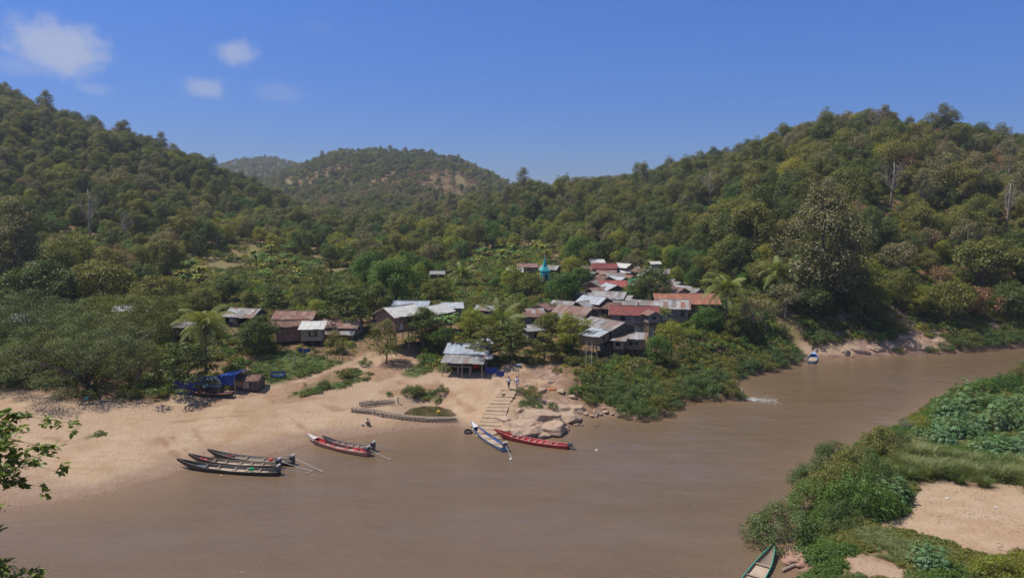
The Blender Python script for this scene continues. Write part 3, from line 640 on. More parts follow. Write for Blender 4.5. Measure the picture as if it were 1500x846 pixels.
def roof_slab(mb, a, b, c, d, th=.05):
    """corrugated sheet plane: a-b the ridge, d-c the eave"""
    a, b, c, d = map(Vector, (a, b, c, d)); n = (b - a).cross(d - a).normalized(); n = n if n.z > 0 else -n
    Lr = (b - a).length; Ls = (d - a).length; uv = [(0, 0), (Lr, 0), (Lr, Ls), (0, Ls)]
    sag = .018 * Lr * ((Lr * 7.3) % 1); K = max(2, int(Lr / .8)); V = []; Fc = []; U = []
    rngl = random.Random(int(Lr * 1000))
    for k in range(K):
        f0, f1 = k / K, (k + 1) / K; ex = rngl.uniform(-.10, .10); off = n * rngl.choice((0, .012, .02)) 
        sg = lambda f: Vector((0, 0, -sag * 4 * f * (1 - f))); p = [a.lerp(b, f0) + off + sg(f0), a.lerp(b, f1) + off + sg(f1), d.lerp(c, f1) + off + (c - b).normalized() * ex, d.lerp(c, f0) + off + (d - a).normalized() * ex]
        i = len(V); V += [q + n * th for q in p] + p
        Fc += [(i, i + 3, i + 2, i + 1), (i + 4, i + 5, i + 6, i + 7), (i, i + 1, i + 5, i + 4), (i + 1, i + 2, i + 6, i + 5), (i + 2, i + 3, i + 7, i + 6), (i + 3, i, i + 4, i + 7)]
        u4 = [(f0 * Lr, 0), (f0 * Lr, Ls), (f1 * Lr, Ls), (f1 * Lr, 0)]; U += [u4, [u4[0], u4[3], u4[2], u4[1]]] + [[(f0 * Lr, .1)] * 4] * 4
    mb.add(V, Fc, U)
    for q in range(rngl.choice((0, 1, 1, 2)) if Lr > 3 else 0):   # loose patch sheets lying on the roof
        f, g_, du, dv = rngl.uniform(.05, .7), rngl.uniform(.05, .45), 1.0 / Lr, min(.5, 1.7 / Ls); P = lambda u_, v_: a.lerp(b, u_).lerp(d.lerp(c, u_), v_) + n * (th + .045)
        sk = rngl.uniform(-.04, .04); i = [P(f, g_), P(f + du, g_ + sk), P(f + du, g_ + dv + sk), P(f, g_ + dv)]; off_ = rngl.uniform(3, 40)
        mb.add(i + [p_ - n * .03 for p_ in i], [(0, 1, 2, 3), (7, 6, 5, 4), (0, 4, 5, 1), (1, 5, 6, 2), (2, 6, 7, 3), (3, 7, 4, 0)], [[(off_, off_), (off_ + .7, off_), (off_ + .7, off_ + 1.6), (off_, off_ + 1.6)]] * 6)
HB = []   # protected picture boxes of buildings
def house(px, py, Y, L, W, yaw, roof, wall, label, he=2.3, hr=None, cat='house', stilt=True, roof2=None, shed=False, porch=None, lower=None, group=None, name='village_house', ovh=.45, prot=True, openf=0, zoff=0):
    if Y >= 131 and cat == 'house':
        if px > 770: L *= 1.14; W *= 1.1
        Y2 = fitY(px, py, he + W * .22 + .7, Y); L *= Y2 / Y; W *= Y2 / Y; Y = Y2
    p = at(px, py, Y); g0 = gz(p.x, p.y); hr = hr if hr is not None else W * .22
    st = p.z - hr - he - g0
    if st < .15: he = max(1.3, he + st - .15); st = .15
    st = max(st, .15); zb = p.z - hr - he
    o = empty(name, (p.x, p.y, zb), R(yaw)); tag(o, label, cat, group)
    rd = random.Random(int(px * 31 + py)); a, b = L / 2, W / 2
    if st > .5 and stilt:
        nx = max(2, int(L / 2.6)); 
        for i in range(nx + 1):
            for sy in (-1, 1):
                mb = MB(); x = -a + .15 + (L - .3) * i / nx; mb.tube([(x, sy * (b - .12), -st - 1.5), (x + rd.uniform(-.1, .1), sy * (b - .12), 0)], .085, 6); mb.build('stilt', M_POST, o)
    mb = MB(); mb.box((-a - .05, -b - .05, -.14), (a + .05, b + .05, -.003)); mb.build('floor', M_DARKW, o)
    mb = MB(); f = []
    nw = max(1, int(L / 2.8))
    def ops(n, Ln, door=False):
        r = []
        for i in range(n):
            c = Ln * (i + .5) / n + rd.uniform(-.2, .2)
            if rd.random() < .8: r.append((max(.1, c - .42), min(Ln - .1, c + .42), he * .38, he * .8))
        return r
    if openf: fo = [(.3, L - .3, .55 if openf == 1 else 0.0, he - .15)]
    else: fo = ops(nw, L)
    side(mb, (-a, -b), (a, -b), 0, he, fo); side(mb, (a, b), (-a, b), 0, he, ops(nw, L))
    dr = (W * .5 - .45, W * .5 + .45, 0.0, min(he - .1, 1.9))
    side(mb, (a, -b + .1), (a, b - .1), 0, he, ops(max(1, nw // 2), W - .2)); side(mb, (-a, b - .1), (-a, -b + .1), 0, he, [dr] if W > 3.2 else [])
    if not shed:
        for sx in (-1, 1):
            x = sx * (a - .05); V = [(x - .045, -b, he), (x - .045, b, he), (x - .045, 0, he + hr), (x + .045, -b, he), (x + .045, b, he), (x + .045, 0, he + hr)]
            mb.add(V, [(0, 2, 1), (3, 4, 5), (0, 1, 4, 3), (1, 2, 5, 4), (2, 0, 3, 5)], [[(0, 0), (b, hr), (2 * b, 0)], [(0, 0), (2 * b, 0), (b, hr)]] + [[(0, 0)] * 4] * 3)
    mb.build('wall', WM[wall], o)
    for q in range(rd.choice((1, 2, 2)) if L > 3 else 0):
        x0 = rd.uniform(-a, a - 1.0); z0 = rd.uniform(.05, he * .5); wp = MB(); wp.box((x0, -b - .03, z0), (x0 + rd.uniform(.6, 1.1), -b - .004, min(he - .1, z0 + rd.uniform(.6, 1.2)))); wp.build('wall_patch', WM[rd.choice(('bamboo', 'pale', 'mud', 'greywood', 'wood'))], o)
    if W > 3.2:
        d = MB(); d.box((-a - .02, -.43, .01), (-a + .03, .43, min(he - .12, 1.88))); d.build('door', M_DARKW, o)
    for (u0, u1, w0, w1) in fo[:4] if not openf else []:
        wb = MB(); u0 -= a; u1 -= a
        for q in ((u0 - .06, u1 + .06, w0 - .07, w0), (u0 - .06, u1 + .06, w1, w1 + .07), (u0 - .06, u0, w0, w1), (u1, u1 + .06, w0, w1)): wb.box((q[0], -b - .035, q[2]), (q[1], -b - .002, q[3]))
        wo = wb.build('window', M_BEAM, o); sb = MB()
        if rd.random() < .5: sb.box((u1 + .08, -b - .05, w0), (u1 + .08 + (u1 - u0) * .5, -b - .012, w1)); sb.build('shutter', M_DARKW, wo)
    e = ovh; dz = hr * e / b
    if shed:
        rm = MB(); roof_slab(rm, (-a - e, b + e, he + hr), (a + e, b + e, he + hr), (a + e, -b - e, he + .03), (-a - e, -b - e, he + .03)); rm.build('roof', RM[roof], o)
    else:
        r1 = MB(); r2 = MB(); z = he + hr + .03
        roof_slab(r1, (-a - e, 0, z), (a + e, 0, z), (a + e, -b - e, z - hr - dz), (-a - e, -b - e, z - hr - dz))
        roof_slab(r2, (a + e, 0, z), (-a - e, 0, z), (-a - e, b + e, z - hr - dz), (a + e, b + e, z - hr - dz))
        ro = r1.build('roof', RM[roof], o); r2.build('roof', RM[roof2 or roof], o)
        rc = MB(); rc.tube([(-a - e, 0, z + .055), (a + e, 0, z + .055)], .07, 6); rc.build('ridge_cap', RM['grey' if roof in ('grey', 'mix', 'silver') else roof], ro)
        for sx in (-1, 1):
            vb = MB(); x = sx * (a + e + .01)
            for sy in (-1, 1): vb.tube([(x, 0, z - .03), (x, sy * (b + e), z - hr - dz - .03)], .05, 4)
            vb.build('bargeboard', M_BEAM if rd.random() < .5 else M_POST, o)
    if porch:   # lean-to on the -Y side: (depth, roof, wall or None, drop)
        pdp, prf, pw, drop = porch; rm = MB(); z0 = he + .03 - dz - .02 - drop
        roof_slab(rm, (-a - .1, -b - .12, z0), (a + .1, -b - .12, z0), (a + .2, -b - pdp, z0 - pdp * .28), (-a - .2, -b - pdp, z0 - pdp * .28)); pr_ = rm.build('porch_roof', RM[prf], o)
        if pw:
            wb = MB(); side(wb, (-a, -b - pdp + .3), (a, -b - pdp + .3), -st * .7, z0 - pdp * .26 - .02, [(L * .6, L * .6 + 1.0, 0, 1.5)]); side(wb, (a - .09, -b - pdp + .4), (a - .09, -b - .15), -st * .7, z0 - pdp * .25); wb.build('lower_wall', WM[pw], o)
        for x in np.linspace(-a + .1, a - .1, max(2, int(L / 2.5)) + 1):
            pb_ = MB(); pb_.tube([(x, -b - pdp + .2, -st - 1.5), (x, -b - pdp + .2, z0 - pdp * .25)], .07, 6); pb_.build('post', M_BEAM, o)
    if lower:   # walled ground storey
        lb = MB(); n2 = max(1, int(L / 3)); q = [(L * (i + .5) / n2 - .4, L * (i + .5) / n2 + .4, -st * .55, -st * .15) for i in range(n2) if rd.random() < .6]
        side(lb, (-a + .3, -b + .25), (a - .3, -b + .25), -st - .8, -.16, [(u0, u1, max(w0, -st + .2), w1) for u0, u1, w0, w1 in q] if st > 1.2 else []); side(lb, (a - .3, -b + .35), (a - .3, b - .35), -st - .8, -.16); side(lb, (-a + .3, b - .35), (-a + .3, -b + .35), -st - .8, -.16)
        lb.build('lower_wall', WM[lower], o)
    rdx = math.hypot(L, W) / 2 * .8 * F / Y; zt = st + he + hr
    if prot: HB.append((px - rdx, py - 5, px + rdx, py + (hr + he * .8) * F / Y + 3, Y + W / 2 + 1, p.x, p.y, max(L, W) / 2 + 1))
    return o, zb, st
# ------------------------------------------------------------------ the village houses
V = [
 # left part of the village
 (360, 452, 122, 5.2, 4.6, -14, 'mix', 'dark', 'open shed with streaky grey and rust roof beyond the tall coconut palm', dict(he=1.8, hr=1.0, openf=1)),
 (434, 456, 134, 7.2, 4.5, -3, 'rust', 'wood', 'low house with pinkish rusty roof half hidden behind the plank house', {}),
 (426, 469, 118, 5.4, 4.6, 24, 'brown', 'wood', 'brown plank house with dark edge-on roof above the fence posts', dict(he=2.6, hr=.6, lower=None)),
 (458, 473, 116, 3.4, 3.0, 6, 'white', 'bamboo', 'woven bamboo room under a white awning roof beside the plank house', dict(he=1.9, hr=.8, shed=True, roof2='silver', openf=0)),
 (502, 468, 122, 6.0, 4.4, -6, 'rust', 'greywood', 'house with long rusty pink roof and grey lean-to behind a small tree', dict(porch=(1.9, 'grey', 'wood', .3))),
 (584, 448, 115, 5.4, 5.2, 46, 'white', 'wood', 'plank house on stilts with broad whitish roof and gable facing the path', dict(he=2.6, hr=1.15)),
 (603, 441, 131, 6.2, 5.0, -4, 'blue', 'greywood', 'long bluish grey roof rising behind the whitish gabled house', {}),
 (636, 447, 124, 4.6, 4.6, 58, 'white', 'wood', 'small brown gabled house with white roof beside the banana plant', dict(he=2.2)),
 (662, 443, 134, 3.4, 3.2, 10, 'silver', 'greywood', 'bright tin roofed hut between the bananas and the gabled house', dict(he=1.9)),
 (45, 459, 128, 5.6, 4.4, 5, 'white', 'pale', 'pale roof glimpsed through the spreading trees behind the beach', dict(he=2)),
 (185, 447, 128, 3.2, 3.0, 8, 'silver', 'pale', 'bit of white tin roof glimpsed among trees near the coconut palm', dict(he=2)),
 (282, 470, 117, 5.0, 3.2, -4, 'grey', 'dark', 'low grey roofed shed crouching under the bent palm fronds', dict(he=1.5)),
 # front row above the river bank
 (783, 460, 127, 3.6, 3.4, -4, 'brown', 'greywood', 'dark box-like upper room with flat brown roof behind the yellowish tree', dict(he=2.0, hr=.25, shed=True)),
 (781, 478, 119, 2.8, 3.0, 20, 'grey', 'greywood', 'small pale grey roof just under the dark box-like room', dict(he=1.8, shed=True, hr=.5)),
 (795, 444, 142, 2.8, 3.6, 60, 'rust', 'greywood', 'tumbledown pinkish grey shack between the round green trees', dict(he=2)),
 (783, 452, 137, 2.4, 2.6, 15, 'mix', 'greywood', 'tiny patched shack on the path below the turquoise shrine', dict(he=1.7)),
 (843, 449, 133, 6.0, 4.4, -38, 'rust', 'dark', 'house with rusty ridge and whitish lower roof sheets behind the yellowish tree', dict(roof2='mix', porch=(2.2, 'silver', None, .0))),
 (871, 434, 146, 4.6, 4.4, -42, 'silver', 'dark', 'dark gabled house with clean silver roof sheets mid village', dict(he=2.2)),
 (886, 443, 141, 5.0, 3.4, -12, 'brown', 'wood', 'low brown roof just behind the long maroon roof', dict(he=1.8)),
 (890, 468, 119, 7.2, 5.6, -52, 'grey', 'dark', 'large plank house with wide faded zinc roof on the bank edge', dict(roof2='mix', he=2.3, hr=.9, lower='greywood')),
 (872, 484, 114, 3.2, 4.6, -34, 'silver', 'mud', 'stilted platform house with shiny roof and tall bare poles above the bank', dict(he=1.3, hr=.55, shed=True, openf=0)),
 (907, 495, 113.5, 1.7, 1.7, -18, 'grey', 'mud', 'tiny square roofed washroom under the large zinc roofed house', dict(he=1.4, hr=.3, shed=True, cat='hut')),
 (928, 489, 115, 3.8, 2.6, -14, 'mix', 'mud', 'tan walled lean-to below the maroon house beside its pole', dict(he=1.7, hr=.6, shed=True)),
 (929, 448, 128, 8.2, 4.4, -9, 'maroon', 'greywood', 'two-storey house with long maroon roof and white lower walls', dict(he=1.9, hr=1.2, lower='pale', porch=None)),
 (955, 455, 124.5, 1.9, 2.2, -75, 'rust', 'greywood', 'small rust roofed balcony room at the end of the maroon house', dict(he=1.5, hr=.5, openf=1)),
 (985, 439, 136, 5.2, 5.0, -12, 'mix', 'greywood', 'tall stilted house with striped grey and rust gabled roof', dict(he=2.6, hr=1.2, lower='bamboo')),
 (944, 440, 140, 4.6, 4.2, -30, 'grey', 'dark', 'house with black gable and light grey roof touching the striped roof', dict(he=2)),
 (1004, 430, 148, 11.0, 5.6, -2, 'orange', 'wood', 'longest building with orange rusted roof beside the yellowing palm', dict(he=2.2, hr=1.5)),
 (988, 420, 161, 5.0, 4.6, -62, 'rust', 'greywood', 'wide dark gable with rusty edges just above the orange roof', {}),
 (1014, 422, 163, 3.4, 3.4, -55, 'grey', 'greywood', 'small grey gable right behind the orange roof near the palm', dict(he=1.9)),
 (1001, 419, 168, 3.4, 3.0, -50, 'silver', 'dark', 'little light roofed gable squeezed between two gables above the orange roof', dict(he=1.9)),
 (986, 412, 173, 3.8, 3.6, -58, 'grey', 'greywood', 'dark gable with pale bargeboards higher up the village edge', dict(he=2)),
 (972, 408, 180, 5.0, 3.0, -40, 'grey', 'greywood', 'narrow grey strip of roof along the upper edge of the village trees', dict(he=1.9)),
 (964, 394, 203, 4.8, 4.0, -8, 'grey', 'dark', 'isolated dark house with flat grey roof at the foot of the hill', dict(he=2.1)),
 (949, 399, 197, 3.6, 2.6, -35, 'white', 'greywood', 'slender whitish roof beside the isolated dark house', dict(he=1.8)),
 # upper cluster
 (874, 380, 240, 3.6, 3.4, 8, 'white', 'dark', 'topmost hut with bright white roof at the upper end of the village', dict(he=1.6)),
 (885, 386, 229, 6.4, 5.0, -6, 'maroon', 'wood', 'upper house with dull maroon roof and brown walls below the white hut', dict(he=2.6, lower='wood')),
 (864, 390, 231, 4.2, 4.0, 4, 'rust', 'wood', 'pinkish roofed annex joined to the upper maroon house', dict(he=2.0)),
 (914, 386, 224, 4.4, 4.0, -48, 'white', 'wood', 'upper plank house with a thin white slanting roof line', dict(he=2.6)),
 (919, 395, 213, 3.6, 2.6, -14, 'white', 'pale', 'white tin shelter below the slanting white roof', dict(he=1.7)),
 (927, 391, 217, 3.2, 2.4, -30, 'silver', 'greywood', 'pale two-step roof beside the red shrub', dict(he=1.7)),
 (939, 393, 208, 3.8, 3.4, -62, 'brown', 'dark', 'dark gabled hut right of the red shrub', dict(he=1.9)),
 (926, 408, 193, 2.6, 2.4, -20, 'green', 'greywood', 'small hut with vivid green roof in the upper village', dict(he=1.6)),
 (921, 403, 198, 2.8, 2.8, -60, 'orange', 'greywood', 'small orange rusted gable above the green roof', dict(he=1.6)),
 (898, 411, 184, 5.8, 4.0, -2, 'red', 'greywood', 'bright red sheet roof with faded patches across the mid village', dict(he=2.0, hr=1.0)),
 (869, 411, 183, 3.6, 3.4, 66, 'grey', 'rustw', 'pinkish gable with grey roof at the west end of the red roof', dict(he=2.3)),
 (884, 404, 190, 4.2, 3.8, -66, 'brown', 'greywood', 'broad brown gable with orange edge above the red roof', dict(he=1.9)),
 (902, 400, 197, 3.8, 3.0, -8, 'grey', 'pale', 'faded grey roof with cement wall under the upper maroon house', dict(he=1.8)),
 (896, 416, 172, 4.2, 4.2, -70, 'silver', 'dark', 'gable edged with pale boards in front of the red roof', dict(he=2.2)),
 (893, 427, 158, 6.2, 4.6, -24, 'grey', 'dark', 'wide pale grey roof with a rusty lower half behind the silver roof', dict(roof2='rust', he=2.2)),
 (915, 421, 166, 3.4, 3.2, -14, 'brown', 'wood', 'hut with a faded tan roof between the pale gable and bright green tree', dict(he=1.8)),
 (853, 429, 156, 3.4, 2.8, -18, 'grey', 'greywood', 'small grey roof at the western edge above the silver roof', dict(he=1.8)),
 (928, 415, 176, 2.8, 2.6, -50, 'white', 'greywood', 'tiny white gable below the green roof', dict(he=1.7)),
 (862, 398, 210, 4.0, 3.4, -40, 'mix', 'greywood', 'patched roof tucked below the pinkish roofed annex', dict(he=1.9)),
 (889, 396, 205, 4.2, 3.2, -12, 'rust', 'pale', 'rusty roof over a pale wall just below the upper maroon house', dict(he=1.9)),
 (906, 405, 190, 3.8, 3.0, -52, 'silver', 'greywood', 'small silver gable between the bright red roof and green roof', dict(he=1.8)),
 (876, 421, 166, 3.6, 3.2, 30, 'rust', 'wood', 'rust gable between the pinkish gable and wide pale grey roof', dict(he=1.9)),
 (908, 432, 152, 4.6, 3.6, -28, 'mix', 'dark', 'patched roof at the foot of the bright green broad-leaved tree', dict(he=2.0)),
 (858, 441, 140, 3.4, 3.0, 40, 'grey', 'dark', 'dark gable with grey edges on the river side of the silver roof', dict(he=1.9)),
 (915, 441, 136, 4.0, 3.0, -20, 'grey', 'greywood', 'grey roof strip rising right behind the long maroon roof', dict(he=1.9)),
 (968, 432, 146, 4.0, 3.6, -60, 'grey', 'dark', 'dark gable at the west end of the orange rusted roof', dict(he=2.0)),
 (826, 441, 146, 3.8, 3.0, -30, 'grey', 'wood', 'grey roof under the round green tree west of the silver roof', dict(he=1.9)),
 (812, 462, 128, 3.4, 3.0, 20, 'mix', 'greywood', 'patched roof behind the thin forked olive tree', dict(he=1.9)),
 (847, 466, 124, 3.4, 3.0, -36, 'grey', 'greywood', 'grey roof between the whitish lower sheets and the yellow-green tree', dict(he=1.9)),
 (1030, 438, 144, 3.2, 2.8, -10, 'grey', 'pale', 'small pale annex at the palm end of the orange rusted roof', dict(he=1.8)),
 (948, 408, 184, 3.6, 3.0, -30, 'rust', 'greywood', 'rusty roof peeping over the rounded dark tree in the village', dict(he=1.9)),
 (826, 402, 206, 3.8, 3.0, 10, 'rust', 'mud', 'low rusty roof between the turquoise shrine and the green tree', dict(he=1.7)),
 # upper left of the village
 (754, 393, 218, 4.2, 3.2, 4, 'white', 'greywood', 'low whitish roof near the turquoise shrine, nearest to the bananas', dict(he=1.6)),
 (772, 386, 236, 5.4, 3.6, 6, 'rust', 'mud', 'rust coloured roof at the edge of the banana grove', dict(he=1.7)),
 (806, 389, 228, 4.6, 4.0, -24, 'grey', 'dark', 'dark open house with grey hipped roof behind the turquoise shrine', dict(he=2.1, openf=1)),
 (641, 397, 222, 3.8, 3.0, 0, 'grey', 'dark', 'lone grey roof in the trees west of the tall palm', dict(he=1.7)),
 (715, 448, 134, 4.0, 2.6, -20, 'grey', 'bamboo', 'low grey bamboo hut roof beside the spiky young palm', dict(he=1.6)),
 (704, 497, 111, 2.4, 2.2, 40, 'silver', 'greywood', 'small shiny roof peeping behind the open shelter', dict(he=1.7)),
 (959, 383, 246, 2.6, 2.4, 10, 'white', 'pale', 'scrap of white hut high among trees above the village', dict(he=1.8)),
]
for i, h in enumerate(V):
    px, py, Y, L, W_, yaw, rf, wl, lab, kw = h
    if wl == 'rustw': wl = 'wood'
    o, zb, st = house(px, py, Y, L, W_, yaw, rf, wl, lab, **kw)
    if 1: print('HOUSE', i, lab[:40], 'stilt %.1f' % st)
# ------------------------------------------------------------------ named trees: (px, py of crown centre, Y, crown radius px, kind, label)
rngT = np.random.default_rng(77)
def put_tree(idx, x, y, z, s, rz, label=None, group=None, name='tree', cat='tree', sz=1.12):
    cr, tk = PT[idx][0], PT[idx][1]; o = empty(name, (x, y, z), rz); o.scale = (s, s, s * sz)
    link(bpy.data.objects.new('trunk', tk), o); link(bpy.data.objects.new('crown', cr), o); tag(o, label, cat, group); return o
def solo(px, py, Y, rpx, pair, hn, crn, chn, label, rz=0, name='village_tree', cat='tree', base=None):
    """tree whose crown centre is seen at (px,py); scale from its radius"""
    if Y >= 131: Y = fitY(px, py, (hn - chn * .5) * (rpx / F * Y) / crn * .8, Y)
    c = at(px, py, Y); g0 = gz(c.x, c.y); rad = rpx / F * Y; s = rad / crn; top = c.z + chn * s * .5
    zb_ = max(c.z - (hn - chn * .5) * s, g0 - (hn - chn) * s - chn * s * .25); o = empty(name, (c.x, c.y, zb_), rz); o.scale = (s, s, s)
    link(bpy.data.objects.new('trunk', pair[1]), o); link(bpy.data.objects.new('crown', pair[0]), o); tag(o, label, cat); return Y
P_LAY = [tree_proto('layered_tree', 91, LM['dark'], 8, 4.6, 5.0, 60, 85, .30, 'layer', .2, clr=.85), tree_proto('layered_tree_b', 92, LM['olive'], 8, 4.6, 5.0, 62, 85, .30, 'layer', .2, clr=.85)]
P_UMB = [tree_proto('umbrella_tree', 95, LM['rain'], 12, 8.5, 9.5, 210, 130, .19, 'umbrella', .42, BARK, clr=1.25), tree_proto('umbrella_tree_b', 96, LM['olive'], 11, 8, 8.5, 190, 130, .19, 'umbrella', .4, PALE, clr=1.25)]
P_MAN = [tree_proto('mango_tree', 101, LM['green'], 9, 4.2, 7.6, 110, 110, .26, 'round', .25, clr=1.0), tree_proto('mango_tree_b', 102, LM['dark'], 9, 4.2, 7.2, 90, 90, .28, 'round', .25, clr=1.0)]
P_YEL = tree_proto('yellowish_tree', 105, LM['lime'], 8, 3.4, 6.4, 64, 80, .26, 'round', .16, clr=.9)
P_FEA = tree_proto('feathery_tree', 107, LM['olive'], 7, 2.6, 5.2, 46, 60, .24, 'column', .12, clr=.8)
P_BIG = tree_proto('tall_teak', 109, LM['grey'], 16, 6.2, 13.5, 150, 110, .36, 'column', .3, clr=1.6)
_tb = MB(); _tb.tube([(0, 0, -7), (0, 0, 0), (.3, .1, 5), (.2, 0, 8)], [.28, .24, .17, .08], 6)
P_BAR = (twig_mesh('bare_crown', 31, 6.5, 3.6, 7, PALE, .10), _tb.mesh('bare_trunk', PALE, True))
P_ORG = tree_proto('orange_tree', 110, LM['rust'], 8, 3.4, 6.0, 44, 50, .34, 'round', .16, clr=1.0)
P_DK = tree_proto('broad_dark_tree', 111, LM['dark'], 10, 5.2, 8.2, 100, 80, .36, 'round', .3, clr=1.25)
P_OL = tree_proto('broad_olive_tree', 112, LM['olive'], 10, 5.2, 8.2, 96, 80, .36, 'round', .3, clr=1.25)
P_GR = tree_proto('spreading_grey_tree', 113, LM['grey'], 8, 4.2, 5.8, 60, 45, .32, 'round', .2, PALE, clr=1.1)
